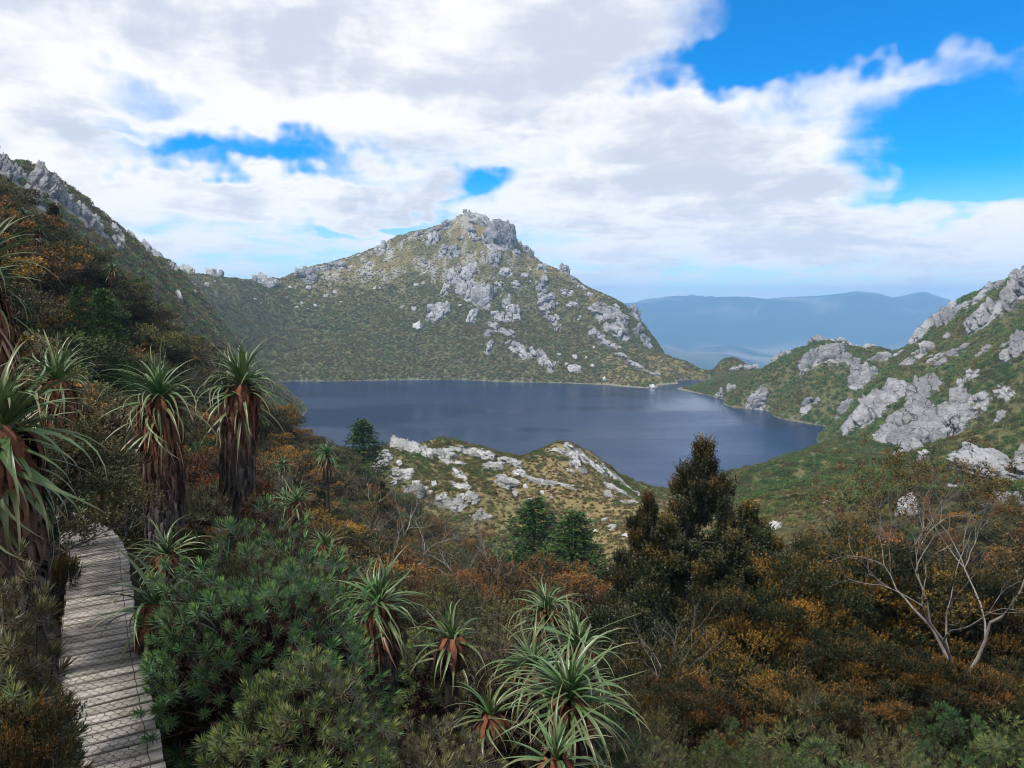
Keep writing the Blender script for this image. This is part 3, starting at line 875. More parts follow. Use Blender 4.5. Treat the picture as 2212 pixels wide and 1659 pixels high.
# ---- far country: valley floor and ranges
def far_ground():
    ang = np.linspace(math.radians(-48), math.radians(52), 320)
    rad = np.geomspace(900, 6400, 140)
    A, R = np.meshgrid(ang, rad)
    x, y = R * np.sin(A), R * np.cos(A)
    U = 1106 + FPX * np.tan(A) * 0.994
    ru = np.array([-400, 600, 1100, 1340, 1400, 1450, 1500, 1600, 1640, 1700, 1760, 1800, 1840, 1880, 1920, 1950, 1985, 2020, 2060, 2212, 2600])
    rv = np.array([655, 650, 660, 655, 641, 637, 641, 645, 646, 641, 637, 633, 628, 633, 643, 638, 632, 641, 652, 662, 650.])
    vv = np.interp(U, ru, rv)
    s = -(vv - 650) / FPX * 0.995
    top = s * 5600                                                                     # relative to the eye
    floor_ = -292.0
    yw = y + 420 * fbm2(x / 900, y / 900, 4, 19)
    prof = sstep(3500, 5650, yw) ** 1.25
    ero = 1 - np.abs(fbm2(x / 620 + 0.4 * fbm2(x / 500, y / 500, 3, 90), y / 1500, 5, 51))
    z = floor_ + (top - floor_) * prof * (1 - 0.75 * (1 - prof) * (1.05 - ero))
    fore = np.exp(-((y - 3300 - 0.25 * x) / 330) ** 2) * sstep(600, -500, x - 900) * 120           # low spur before the range
    z = z + fore * (0.6 + 0.5 * fbm2(x / 300, y / 300, 4, 61)) * (1 - prof)
    z = z + 46 * fbm2(x / 260, y / 260, 5, 71) * (0.25 + prof) * (1.15 - prof ** 3)
    back = sstep(5750, 6500, y)
    z = z * (1 - back) + (-330) * back
    z = z - sstep(1700, 900, R) * 120
    n = fbm2(x / 260, y / 260, 5, 81)
    forest = np.array([0.022, 0.034, 0.030]); plain = np.array([0.17, 0.15, 0.11]); rock = np.array([0.34, 0.30, 0.26])
    k = (np.clip(0.9 + n, 0, 1) * sstep(0.22, 0.03, prof) * sstep(3000, 3600, y))[..., None]
    c = forest * (1 - k) + plain * k
    k2 = (sstep(0.55, 0.9, n + 0.6 * ero - 0.35) * sstep(0.45, 1.0, prof) * 0.35)[..., None]
    c = c * (1 - k2) + rock * k2
    na = len(ang); i, j = np.meshgrid(np.arange(len(rad) - 1), np.arange(na - 1), indexing='ij')
    a = (i * na + j).ravel()
    F = np.stack([a, a + 1, a + na + 1, a + na], -1)
    me = mesh_np('far_ranges', np.stack([x, y, z + CAMZ], -1).reshape(-1, 3), F, c.reshape(-1, 3), True, M['ground_far'])
    tag(link('far_range_and_valley', me), 'blue forested range and pale valley floor far beyond the lake', 'terrain', None, 'structure')
    # two distant summits showing over the range
    for nm, (u, v, w) in zip('ab', [(1493, 636, 110), (1612, 640, 130)]):
        Y = 6350.0
        d = pix_dir(u, v) * Y
        g = np.linspace(-1, 1, 60); gx, gy = np.meshgrid(g, g)
        rr = np.hypot(gx, gy)
        hz_ = np.clip(1 - rr, 0, 1) * 130 * (1 + 0.12 * fbm2(gx * 4 + u, gy * 4, 4, 7)) + 18 * fbm2(gx * 9 + u, gy * 9, 3, 8) * np.clip(1 - rr, 0, 1)
        top_ = hz_.max()
        V = np.stack([d[0] + gx * w / FPX * Y * 1.6, Y + gy * 350, CAMZ + d[2] + hz_ - top_], -1).reshape(-1, 3)
        a = (np.arange(59)[:, None] * 60 + np.arange(59)[None]).ravel()
        me = mesh_np('distant_summit', V, np.stack([a, a + 1, a + 61, a + 60], -1), np.tile([[0.05, 0.055, 0.05]], (3600, 1)), True, M['ground_far'])
        tag(link('distant_summit', me), 'pale distant summit peeping over the long blue range', 'mountain', 'distant summits over the range', 'structure')


m, T, b, _ = mat_new('far_ground')
T.put(b.inputs['Base Color'], vcol(T)); b.inputs['Roughness'].default_value = 1.0; b.inputs['Specular IOR Level'].default_value = 0.0
M['ground_far'] = m
far_ground()


# ---- lake
def lake():
    m, T, b, _ = mat_new('lake_water')
    geo = T.new('ShaderNodeNewGeometry'); P = geo.outputs['Position']
    b.inputs['Base Color'].default_value = (0.006, 0.022, 0.075, 1)
    b.inputs['IOR'].default_value = 1.333
    b.inputs['Specular IOR Level'].default_value = 0.32
    Pw = T.vmath('ADD', P, T.vmath('SCALE', T.noise(P, 0.012, 3, out=1), 25.0))
    gust = T.noise(T.vmath('MULTIPLY', Pw, (0.35, 1.0, 1.0)), 0.02, 4, 0.55)
    T.put(b.inputs['Roughness'], T.rng(gust, 0.35, 0.65, 0.05, 0.20))
    w = T.math('ADD', T.noise(T.vmath('MULTIPLY', P, (0.8, 1.25, 1)), 0.55, 4, 0.6), T.math('MULTIPLY', T.noise(P, 2.4, 3, 0.6), 0.4))
    n = T.new('ShaderNodeBump'); n.inputs['Distance'].default_value = 0.55
    T.put(n.inputs['Strength'], T.rng(gust, 0.38, 0.62, 0.08, 0.50))
    T.l.new(w, n.inputs['Height']); T.l.new(n.outputs[0], b.inputs['Normal'])
    V = np.array([(-300, 200, 0), (260, 200, 0), (260, 640, 0), (-300, 640, 0)], float)
    # water stops behind the outlet, where the land drops away
    V = np.array([(-300, 205, 0), (230, 205, 0), (230, 470, 0), (150, 560, 0), (140, 600, 0), (-300, 640, 0)], float)
    me = mesh_np('lake', V, np.arange(6)[None], None, False, m)
    tag(link('lake', me), 'dark rippled mountain lake below the pointed mountain', 'water', None, 'structure')


lake()


def haze():
    x0, x1, y0, y1, z0, z1 = -4600, 6000, -60, 6900, -420, 174
    V = np.array([(x, y, z) for x in (x0, x1) for y in (y0, y1) for z in (z0, z1)], float)
    F = np.array([(0, 1, 3, 2), (4, 6, 7, 5), (0, 4, 5, 1), (2, 3, 7, 6), (0, 2, 6, 4), (1, 5, 7, 3)])
    m = bpy.data.materials.new('air'); m.use_nodes = True
    T = NT(m.node_tree); T.n.clear()
    out = T.new('ShaderNodeOutputMaterial'); v = T.new('ShaderNodeVolumePrincipled')
    v.inputs['Color'].default_value = HAZE_COL
    v.inputs['Density'].default_value = HAZE_D
    v.inputs['Anisotropy'].default_value = 0.0
    T.l.new(v.outputs[0], out.inputs['Volume'])
    m.cycles.homogeneous_volume = True
    o = link('haze', mesh_np('haze', V, F, None, False, m))
    tag(o, 'thin blue haze filling the air over the whole valley', 'haze', None, 'stuff')


HAZE_D = 2.1e-4
HAZE_COL = (0.33, 0.62, 1.0, 1.0)
haze()

for (a, k) in OUT:
    k['at'][2] = float(H(k['at'][0], k['at'][1]))
    build_outcrop(*a, **k)

# ------------------------------------------------------------------ plants
def unit(a):
    return a / (np.linalg.norm(a, axis=-1, keepdims=True) + 1e-9)


def leaf_quads(B, D, L, W, rs, fold=0.0):
    """pointed leaves: B base, D direction, L length, W width -> vertices (4 per leaf), faces"""
    N = len(B)
    S = unit(np.cross(D, rs.normal(size=(N, 3))))
    L = np.broadcast_to(L, (N,))[:, None]; W = np.broadcast_to(W, (N,))[:, None]
    mid = B + D * L * 0.5
    up = unit(np.cross(S, D)) * (W * fold)
    V = np.stack([B, mid + S * W * .5 + up, B + D * L, mid - S * W * .5 + up], 1).reshape(-1, 3)
    return V, np.arange(N * 4).reshape(N, 4)


def lerp(a, b, t):
    return np.asarray(a) * (1 - t) + np.asarray(b) * t


PAL = {
    'golden': ((.010, .016, .006), (.030, .038, .011), (.26, .128, .020)),
    'rust': ((.017, .017, .009), (.055, .038, .014), (.25, .100, .022)),
    'olive': ((.018, .023, .010), (.048, .050, .018), (.125, .110, .028)),
    'green': ((.013, .028, .010), (.036, .062, .018), (.095, .130, .030)),
    'tea': ((.011, .017, .007), (.032, .042, .013), (.20, .115, .020)),
    'grass': ((.09, .075, .03), (.16, .13, .055), (.25, .20, .09)),
    'brown': ((.020, .018, .010), (.060, .050, .023), (.150, .110, .042)),
}


def sprigs(rs, base, axis, slen, K, ll, lw, pal, tip, dens=1.0):
    """short leafy shoots: base (N,3), axis (N,3); tip (N,): how strongly the shoot shows its young colour"""
    N = len(base)
    t = (np.arange(K) + 0.5) / K
    B = base[:, None] + axis[:, None] * (slen[:, None] * t[None])[..., None]
    A = np.repeat(axis[:, None], K, 1)
    perp = unit(np.cross(A, rs.normal(size=A.shape)))
    D = unit(A * (0.35 + 0.6 * t)[None, :, None] + perp * 0.85)
    l = ll * (1.05 - 0.35 * t)[None] * rs.uniform(.75, 1.25, (N, K))
    V, F = leaf_quads(B.reshape(-1, 3), D.reshape(-1, 3), l.ravel(), lw * l.ravel() / ll, rs, 0.15)
    dk, md, tp = [np.array(x) for x in PAL[pal]]
    a = rs.uniform(0, 1, (N, K, 1))
    c = dk * (1 - a) + md * a
    w = np.clip(tip[:, None] * (0.25 + 1.1 * t[None]) * rs.uniform(.5, 1.2, (N, K)), 0, 1)[..., None]
    c = c * (1 - w) + tp * w
    return V, F, np.repeat(c.reshape(-1, 3), 4, 0)


def limb(acc, a, b, r0, r1, rs, sag=0.12, k=5, n=6, col=(.10, .085, .07)):
    t = np.linspace(0, 1, n)[:, None]
    L = np.linalg.norm(b - a)
    side = unit(rs.normal(size=3)) * L * sag
    P = a * (1 - t) + b * t + side * (np.sin(t * np.pi)) * rs.uniform(.4, 1) + rs.normal(size=(n, 3)) * L * 0.025 * np.sin(t * np.pi)
    P[:, 2] += 0.10 * L * np.sin(t[:, 0] * np.pi)
    acc.tube(P, r0 * (1 - t[:, 0]) + r1 * t[:, 0], k, np.array(col) * rs.uniform(.75, 1.2))
    return P


def bush(name, seed, Hh, R, pal, style='dome', nclump=34, cr=0.34, nspr=100, slen=.16, K=11, ll=.042, lw=.018, tipc=.55, bark=(.10, .085, .07), twigs=60, up=.7, tiph=.35, dzw=.6, off=.35, squash=.72, bright=1.0, shell=None, sep=1.0):
    """a shrub: stems, limbs to leafy clumps; returns (branch mesh, foliage mesh), base at the origin"""
    rs = np.random.RandomState(seed)
    C = []
    while len(C) < nclump:
        k = len(C)
        d = unit(rs.normal(size=3)); d[2] = abs(d[2])
        rr = rs.uniform(.45, 1.0) ** .5
        if style == 'dome':
            c = np.array([d[0] * R * rr, d[1] * R * rr, Hh * (.30 + .62 * d[2] * rr)])
        elif style == 'tall':
            h = rs.uniform(.16, .97) ; w = (1 - h) ** .95 * 1.15 + .05
            az = rs.uniform(0, 6.283); q = R * w * rs.uniform(.25, 1.0)
            c = np.array([math.cos(az) * q, math.sin(az) * q, Hh * h])
        else:                                                   # layered, wind-shaped tiers
            h = rs.uniform(.25, .95); az = rs.uniform(0, 6.283); q = R * (1.15 - .75 * h) * rs.uniform(.2, 1.0) ** .6
            c = np.array([math.cos(az) * q, math.sin(az) * q, Hh * h])
        if all(np.linalg.norm((c - o_) * (1, 1, 1.3)) > cr * sep for o_ in C) or rs.rand() < .02:
            C.append(c)
    if style == 'tall':
        C += [np.array([rs.normal() * .05 * R, rs.normal() * .05 * R, Hh * h]) for h in (.84, .89, .94, .98, 1.02)]
    C = np.array(C)
    acc = Acc()
    nst = 4 if style == 'dome' else (1 if style == 'tall' else 3)
    stems = []
    for s in range(nst):
        az = s * 6.283 / nst + rs.uniform(-.5, .5)
        lean = 0.0 if style == 'tall' else R * rs.uniform(.15, .4)
        b_ = np.array([math.cos(az) * lean, math.sin(az) * lean, Hh * (.92 if style == 'tall' else .55)])
        stems.append(limb(acc, np.array([math.cos(az) * .05, math.sin(az) * .05, -.15]), b_, .022 * Hh ** .8 + .008, .010, rs, .10, 6, 9, bark))
    for c in C:
        best = None
        for S in stems:
            want = c[2] - .45 * math.hypot(c[0], c[1]) - .1
            j = int(np.argmin(np.abs(S[:, 2] - want) + .3 * np.linalg.norm(S[:, :2] - c[:2], axis=1)))
            dd = np.linalg.norm(S[j] - c)
            if best is None or dd < best[0]: best = (dd, S[j])
        P = limb(acc, best[1], c - np.array([0, 0, cr * .4]), .012, .005, rs, .14, 4, 6, bark)
        for _ in range(twigs // len(C)):
            j = rs.randint(2, 6)
            e = c + unit(rs.normal(size=3) + np.array([0, 0, .5])) * cr * rs.uniform(.5, 1.0) * (1, 1, .8)
            limb(acc, P[j], e, .0045, .002, rs, .15, 3, 4, np.array(bark) * 1.25)
    bm = acc.mesh(name + '_branches', M['bark'])
    Vs, Fs, Cs, n = [], [], [], 0
    for c in C:
        ns = int(nspr * rs.uniform(.7, 1.3)); r = cr * rs.uniform(.75, 1.3) * ((1.2 - .8 * c[2] / Hh) if style == 'tall' else 1.0)
        d = unit(rs.normal(size=(ns, 3))); d[:, 2] = np.where(d[:, 2] < -.25, -d[:, 2], d[:, 2])
        q = rs.uniform(.25, 1.0, ns) ** .5
        out = unit(np.array([c[0], c[1], 0.35 * Hh]) + 1e-6)
        q = q if shell is None else rs.uniform(shell, 1.0, ns)
        base = c + d * (q * r)[:, None] * (1, 1, squash) + out * ((d @ out) * q * r * .35)[:, None]
        ax = unit(d * .55 + np.array([0, 0, up]) + out * .25 + rs.normal(size=(ns, 3)) * .25)
        tp = np.clip(tipc * rs.uniform(-.5, 2.0) + dzw * d[:, 2] * q + rs.normal(size=ns) * .2 - off + tiph * (base[:, 2] / Hh - .55), 0, 1)
        V, F, c_ = sprigs(rs, base, ax, slen * rs.uniform(.6, 1.25, ns), K, ll, lw, pal, tp)
        Vs.append(V); Fs.append(F + n); Cs.append(c_); n += len(V)
    fm = mesh_np(name + '_foliage', np.concatenate(Vs), np.concatenate(Fs), np.concatenate(Cs) * bright, False, M['leaf'])
    return bm, fm


def joined(name, meshes):
    """several meshes into one mesh with their materials (for plants too far off to show parts)"""
    Vs, Fs, Cs, mi, n, mats = [], [], [], [], 0, []
    for me in meshes:
        nv = len(me.vertices); v = np.empty(nv * 3, np.float32); me.vertices.foreach_get('co', v)
        c = np.empty(nv * 4, np.float32); me.color_attributes['Col'].data.foreach_get('color', c)
        nl = len(me.loops); l = np.empty(nl, np.int32); me.loops.foreach_get('vertex_index', l)
        t = np.empty(len(me.polygons), np.int32); me.polygons.foreach_get('loop_total', t)
        k4 = np.repeat(t == 4, t); k3 = np.repeat(t == 3, t)
        for kk, w in ((k4, 4), (k3, 3)):
            if kk.any():
                f = l[kk].reshape(-1, w) + n; Fs.append(f); mi.append(np.full(len(f), len(mats)))
        Vs.append(v.reshape(-1, 3)); Cs.append(c.reshape(-1, 4)[:, :3]); n += nv; mats.append(me.materials[0])
    out = mesh_np(name, np.concatenate(Vs), Fs, np.concatenate(Cs))
    for m_ in mats: out.materials.append(m_)
    out.polygons.foreach_set('material_index', np.concatenate(mi).astype(np.int32))
    return out


# prototypes: near (fine leaves) and mid distance (coarser)
NEAR = {
    'golden': [bush('golden', 1, 2.4, 1.3, 'golden', 'layered', 56, .27, 200, .10, 14, .024, .020, .48, up=.35, squash=.38, dzw=.80, off=.54, shell=.5, sep=1.15), bush('golden', 2, 2.0, 1.3, 'golden', 'layered', 42, .27, 170, .11, 12, .027, .022, .45, up=.4, squash=.42, dzw=.80, off=.54, shell=.5, sep=1.15)],
    'rust': [bush('rust', 3, 2.0, 1.25, 'rust', 'layered', 42, .30, 130, .12, 12, .030, .022, .40, up=.5, squash=.45, dzw=.8, off=.45)],
    'olive': [bush('olive', 4, 1.8, 1.15, 'olive', 'dome', 40, .28, 110, .13, 12, .032, .020, .4)],
    'tea': [bush('tea', 5, 5.4, 2.2, 'tea', 'tall', 90, .36, 112, .28, 13, .048, .036, .24, up=1.6, tiph=.8, dzw=.35, off=.5, bark=(.07, .062, .055), twigs=0)],
    'twiggy': [bush('twiggy', 6, 2.0, 1.2, 'olive', 'dome', 34, .36, 26, twigs=260, bark=(.11, .10, .09))],
}
MIDP = {}
for i_, (kd, pal, st, tc_, ht, rd) in enumerate([('golden', 'golden', 'dome', .5, 1.7, 1.3), ('rust', 'rust', 'layered', .5, 1.7, 1.25), ('olive', 'olive', 'dome', .4, 1.6, 1.35), ('green', 'green', 'dome', .35, 1.5, 1.2), ('brown', 'brown', 'dome', .4, 1.5, 1.3), ('tea', 'tea', 'tall', .4, 3.4, 1.5), ('twiggy', 'olive', 'dome', .3, 1.8, 1.3)]):
    MIDP[kd] = []
    for s_ in range(2 if kd in ('golden', 'olive', 'brown') else 1):
        bm_, fm_ = bush('mid_' + kd, 40 + i_ * 3 + s_, ht, rd, pal, st, 26, .40, 50 if kd != 'twiggy' else 9,   .18, 9, .068, .052, tc_, bright=1.4, twigs=30 if kd != 'twiggy' else 260, bark=(.12, .11, .10) if kd == 'twiggy' else (.10, .085, .07))
        MIDP[kd].append(joined('mid_' + kd, [bm_, fm_]))
        bpy.data.meshes.remove(bm_); bpy.data.meshes.remove(fm_)


def gz(x, y):
    return float(H(x, y))


def at_view(u, v, Y):
    d = pix_dir(u, v) * Y
    return d[0], Y, CAMZ + d[2]


CENTRES = []                                     # where plants already stand: x, y, radius


def put_bush(kind, u, vtop, Y, label, cat='shrub', group=None, var=0, wide=1.0, rot=None, name=None, native=None):
    """a near shrub with branches and foliage as parts; its top shows at view point (u, vtop)"""
    x, y, zt = at_view(u, vtop, Y)
    g = gz(x, y)
    bm_, fm_ = NEAR[kind][var % len(NEAR[kind])]
    nat = native or {'golden': (2.5, 2.1)[var % 2], 'rust': 2.1, 'olive': 1.9, 'tea': 5.6, 'twiggy': 2.1}[kind]
    s = float(np.clip((zt - g) / nat, .25, 2.2))
    e = link(name or {'golden': 'golden_shrub', 'rust': 'rust_tipped_shrub', 'olive': 'olive_shrub', 'tea': 'tea_tree', 'twiggy': 'twiggy_shrub'}[kind], None, None, (x, y, max(g, zt - nat * s) - .05))
    e.rotation_euler = (0, 0, RS.uniform(0, 6.28) if rot is None else rot)
    e.scale = (s * wide, s * wide, s)
    tag(e, label, cat, group)
    link('branches' if kind != 'tea' else 'trunk', bm_, e); link('foliage' if kind != 'tea' else 'crown', fm_, e)
    CENTRES.append((x, y, 1.0 * s * wide))
    return e


# ---- spiky cushion shrubs: rosettes of stiff pointed leaves
def rosette(seed, greenish, nl=34, L=.085, brown=0.0, dim=1.0):
    rs = np.random.RandomState(seed)
    k = np.arange(nl); az = k * 2.39996 + rs.normal(size=nl) * .15
    t = k / (nl - 1.0)
    el = np.radians(84 - 96 * t ** .9 + rs.normal(size=nl) * 6)
    D = np.stack([np.cos(az) * np.cos(el), np.sin(az) * np.cos(el), np.sin(el)], -1)
    B = np.stack([np.cos(az) * .006, np.sin(az) * .006, .03 - .10 * t], -1)
    l = L * (.62 + .5 * np.sin(np.pi * np.clip(t * .8 + .15, 0, 1))) * rs.uniform(.85, 1.1, nl)
    S = np.stack([-np.sin(az), np.cos(az), 0 * az], -1)
    w = .0050 * L / .085
    U = np.cross(D, S)
    tip = B + D * l[:, None] + np.array([0, 0, 1.]) * (.10 * l * (t > .25))[:, None]
    m1 = B + D * (l * .38)[:, None]
    V = np.stack([B - S * w * .8, B + S * w * .8, m1 + S * w, tip, m1 - S * w], 1)
    V[:, 0] += U * w * .5; V[:, 1] += U * w * .5
    F4 = np.arange(nl)[:, None] * 5 + np.array([[0, 1, 2, 4]]); F3 = np.arange(nl)[:, None] * 5 + np.array([[4, 2, 3]])
    gy, gd, br = np.array([.115, .185, .050]), np.array([.030, .082, .026]), np.array([.125, .055, .028])
    if .5 < greenish < .9: gy, gd = np.array([.16, .185, .05]), np.array([.055, .084, .028])
    if greenish < .5: gy, gd = np.array([.13, .125, .05]), np.array([.062, .058, .028])
    c = gd + (gy - gd) * np.clip(1 - t * 2.2, 0, 1)[:, None]
    bw = np.clip(brown + (t - .72) * 2.2, 0, 1)[:, None] * rs.uniform(.4, 1, (nl, 1))
    c = c * (1 - bw) + br * bw
    return V.reshape(-1, 3), [F4, F3], np.repeat(c * dim * rs.uniform(.8, 1.2, (nl, 1)), 5, 0)


ROS = {}
for kd, g_, bl in (('green', 1.0, (0, 0, .05, .1, .5)), ('russet', 0.0, (.0, .15, .35, .6, .9)), ('mixed', 0.6, (0, .1, .25, .5, .85))):
    ROS[kd] = [mesh_np('rosette_' + kd, *rosette(100 + i, g_, 46, .085, b_)[:2], rosette(100 + i, g_, 46, .085, b_)[2], False, M['rosette']) for i, b_ in enumerate(bl)]


def cushion_points(rs, R, Hh, n, lump=.22, low=-.15):
    k = np.arange(n) + .5
    z = 1 - k / n * (1 - low); az = k * 2.39996
    q = np.sqrt(np.clip(1 - z * z, 0, 1))
    D = np.stack([np.cos(az) * q, np.sin(az) * q, z], -1)
    off = rs.uniform(-30, 30, 3)
    r = 1 + lump * fbm3(D * 2.3 + off, 3, 4) + lump * .8 * fbm3(D * 5 + off, 3, 9)
    r = r + rs.normal(size=n) * .025
    return D * r[:, None] * np.array([R, R, Hh]), D


def cushion(u, vtop, Y, wpx, kind, label, n=300, group=None, hpx=None, size=1.0, extra=0, name='cushion_shrub', parts=True, sink=.25, lump=.22, depth=1.0):
    """dense mound of spiky rosettes; wpx = its width in view units, top at (u, vtop)"""
    rs = np.random.RandomState(int(u * 3 + vtop))
    x, y, zt = at_view(u, vtop, Y)
    dist = math.sqrt(x * x + y * y + (zt - CAMZ) ** 2)
    R = .5 * wpx * dist / FPX
    g = gz(x, y)
    Hh = max((zt - g) * .95, .35) if hpx is None else hpx * dist / FPX
    c0 = zt - Hh
    e = link(name, None, None, (x, y, c0))
    tag(e, label, 'shrub', group)
    P, D = cushion_points(rs, R, Hh, n + extra, lump)
    P[:, 1] *= depth
    ax = unit(D * .9 + np.array([0, 0, .30]) + rs.normal(size=D.shape) * .15)
    # the ones seen largest: facing the path side
    vis = -(D[:, 1] * .8) + D[:, 2]
    order = np.argsort(-vis)
    objs = order[:n] if parts else []
    rest = order[n:] if parts else order
    tops = ROS[kind]
    brn = np.clip(.35 + .55 * fbm3(P / R * 1.6 + 3, 2, 12) + rs.normal(size=len(P)) * .22 - .25 * D[:, 2] + (.14 if kind == 'mixed' else 0.0), 0, .999)
    for i in objs:
        o = link('rosette', tops[int(brn[i] * len(tops))], e)
        qt = Vector(ax[i]).to_track_quat('Z', 'Y')
        o.matrix_parent_inverse = Matrix()
        s = size * rs.uniform(.62, 1.3)
        o.matrix_basis = Matrix.LocRotScale(Vector(P[i]), qt @ Euler((0, 0, rs.uniform(0, 6.28))).to_quaternion(), Vector((s, s, s)))
    acc = Acc()
    for i in rest:
        V, F, c = rosette(100 + int(brn[i] * 5), 1.0 if kind == 'green' else (0.0 if kind == 'russet' else .6), 22 if not parts else 16, .09, (0, .1, .25, .5, .85)[int(brn[i] * 5)], 1.0 if parts else .72)
        A = np.array(Vector(ax[i]).to_track_quat('Z', 'Y').to_matrix())
        s = size * rs.uniform(.8, 1.25)
        W_ = V * s @ A.T + P[i]
        acc.add(W_, F[0], c); acc.F3.append(F[1] + acc.n - len(W_))
    # dead leaf stubs and stems inside
    st = Acc()
    for i in range(0, len(P), 3):
        a = np.array([rs.normal() * .08 * R, rs.normal() * .08 * R, -c0 + g - .1 if c0 > g else -.1])
        limb(st, a, P[i] * .97, .010, .005, rs, .12, 3, 5, (.045, .032, .024))
    link('branches', st.mesh('cushion_branches', M['bark']), e)
    nI = 1500 if parts else 500
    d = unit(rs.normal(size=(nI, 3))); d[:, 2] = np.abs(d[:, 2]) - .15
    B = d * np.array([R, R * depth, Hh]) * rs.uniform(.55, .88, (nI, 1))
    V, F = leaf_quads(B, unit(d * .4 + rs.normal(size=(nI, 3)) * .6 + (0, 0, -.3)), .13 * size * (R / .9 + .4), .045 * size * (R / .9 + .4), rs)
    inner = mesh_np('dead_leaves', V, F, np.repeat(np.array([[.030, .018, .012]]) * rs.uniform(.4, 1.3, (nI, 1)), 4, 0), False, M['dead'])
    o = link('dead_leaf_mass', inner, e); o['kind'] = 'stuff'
    if len(rest):
        o = link('small_rosettes' if parts else 'foliage', acc.mesh('rosette_mass', M['rosette']), e); o['kind'] = 'stuff'
    CENTRES.append((x, y, R))
    return e


# ---- giant grass trees: crown of strap leaves over a skirt of dead ones
def strap(seed, el, arch, width=.055, twist=.3, dry=0.0, n=9):
    """one unit-length strap leaf leaving the stem along +X at elevation el and bending down by arch (degrees)"""
    rs = np.random.RandomState(seed)
    t = np.linspace(0, 1, n)
    ang = np.radians(el - arch * t ** 1.35)
    az = twist * rs.normal() * t ** 1.6
    step = 1.0 / (n - 1)
    dx = np.cos(ang) * np.cos(az); dy = np.cos(ang) * np.sin(az); dz = np.sin(ang)
    P = np.stack([np.cumsum(dx), np.cumsum(dy), np.cumsum(dz)], -1) * step; P -= P[0]
    T = unit(np.stack([dx, dy, dz], -1)); S = unit(np.cross(np.array([0, 0, 1.]), T) + 1e-6); N = np.cross(T, S)
    w = width * (.75 + .55 * np.sin(np.pi * np.clip(t * 1.25 + .12, 0, 1))) * (1 - t) ** .55 + .0015
    V = np.stack([P - S * w[:, None] * .5 + N * w[:, None] * .16, P - N * w[:, None] * .10, P + S * w[:, None] * .5 + N * w[:, None] * .16], 1).reshape(-1, 3)
    i = np.arange(n - 1)
    F = np.concatenate([np.stack([i * 3 + a, i * 3 + a + 1, i * 3 + a + 4, i * 3 + a + 3], -1) for a in (0, 1)])
    base, tipc = np.array([.050, .130, .036]), np.array([.105, .160, .070])
    c = base + (tipc - base) * (t ** 1.2)[:, None]
    dr = np.clip(dry + .9 * (t - .78) / .22 * (t > .78), 0, 1)[:, None]
    c = c * (1 - dr) + np.array([.21, .135, .075]) * dr
    return V, F, np.repeat(c, 3, 0)


STRAPS = {}
for cl, (el, ar, dry) in {'inner': (80, 35, 0), 'upper': (62, 75, 0), 'mid': (42, 95, .02), 'outer': (18, 95, .10), 'hang': (-18, 65, .25), 'dead': (-45, 42, 1.0)}.items():
    STRAPS[cl] = [mesh_np('strap_' + cl, *strap(200 + 10 * j + el, el + (j - 3.5) * 5, ar + ((j * 5) % 8 - 3.5) * 9, .040 + .006 * (j % 3), .75, min(1, dry + .12 * (j % 3)))[:2], strap(200 + 10 * j + el, el + (j - 3.5) * 5, ar + ((j * 5) % 8 - 3.5) * 9, .040, .75, min(1, dry + .12 * (j % 3)))[2], True, M['strap']) for j in range(8)]


def grass_tree_skirt(rs, L, r0, r1, n, leaf, wide=1.0):
    """hanging dead leaves round the stem from z=0 down to -L"""
    acc = Acc()
    for k in range(n):
        t = rs.uniform(0, 1); az = rs.uniform(0, 6.283)
        r = r0 + (r1 - r0) * t + rs.normal() * .025
        l = leaf * rs.uniform(.5, 1.0)
        z0 = -L * t * .92 + .05
        fl = rs.uniform(.0, .22) * (1.3 - t)
        Q = np.array([[r * .55, 0, z0 + .06], [r * 1.02, 0, z0 - .05 * l], [r + fl * l * .5, 0, z0 - .5 * l], [r * .92 + fl * l * .8 + rs.normal() * .02, rs.normal() * .06, max(z0 - l, -L - .25 * rs.rand())]])
        ca, sa = math.cos(az), math.sin(az)
        Q = np.stack([Q[:, 0] * ca - Q[:, 1] * sa, Q[:, 0] * sa + Q[:, 1] * ca, Q[:, 2]], -1)
        S = np.array([-sa, ca, 0]); w = np.array([.022, .026, .017, .003]) * rs.uniform(.7, 1.5) * wide
        V = np.stack([Q - S * w[:, None], Q + S * w[:, None]], 1).reshape(-1, 3)
        i = np.arange(3); F = np.stack([i * 2, i * 2 + 1, i * 2 + 3, i * 2 + 2], -1)
        top, bot = np.array([.115, .050, .028]), np.array([.058, .052, .049])
        c = lerp(top, bot, min(1, max(0, t * 1.5 - .15 + rs.normal() * .12))) * rs.uniform(.45, 1.5)
        acc.add(V, F, c)
    return acc.mesh('skirt', M['dead'])


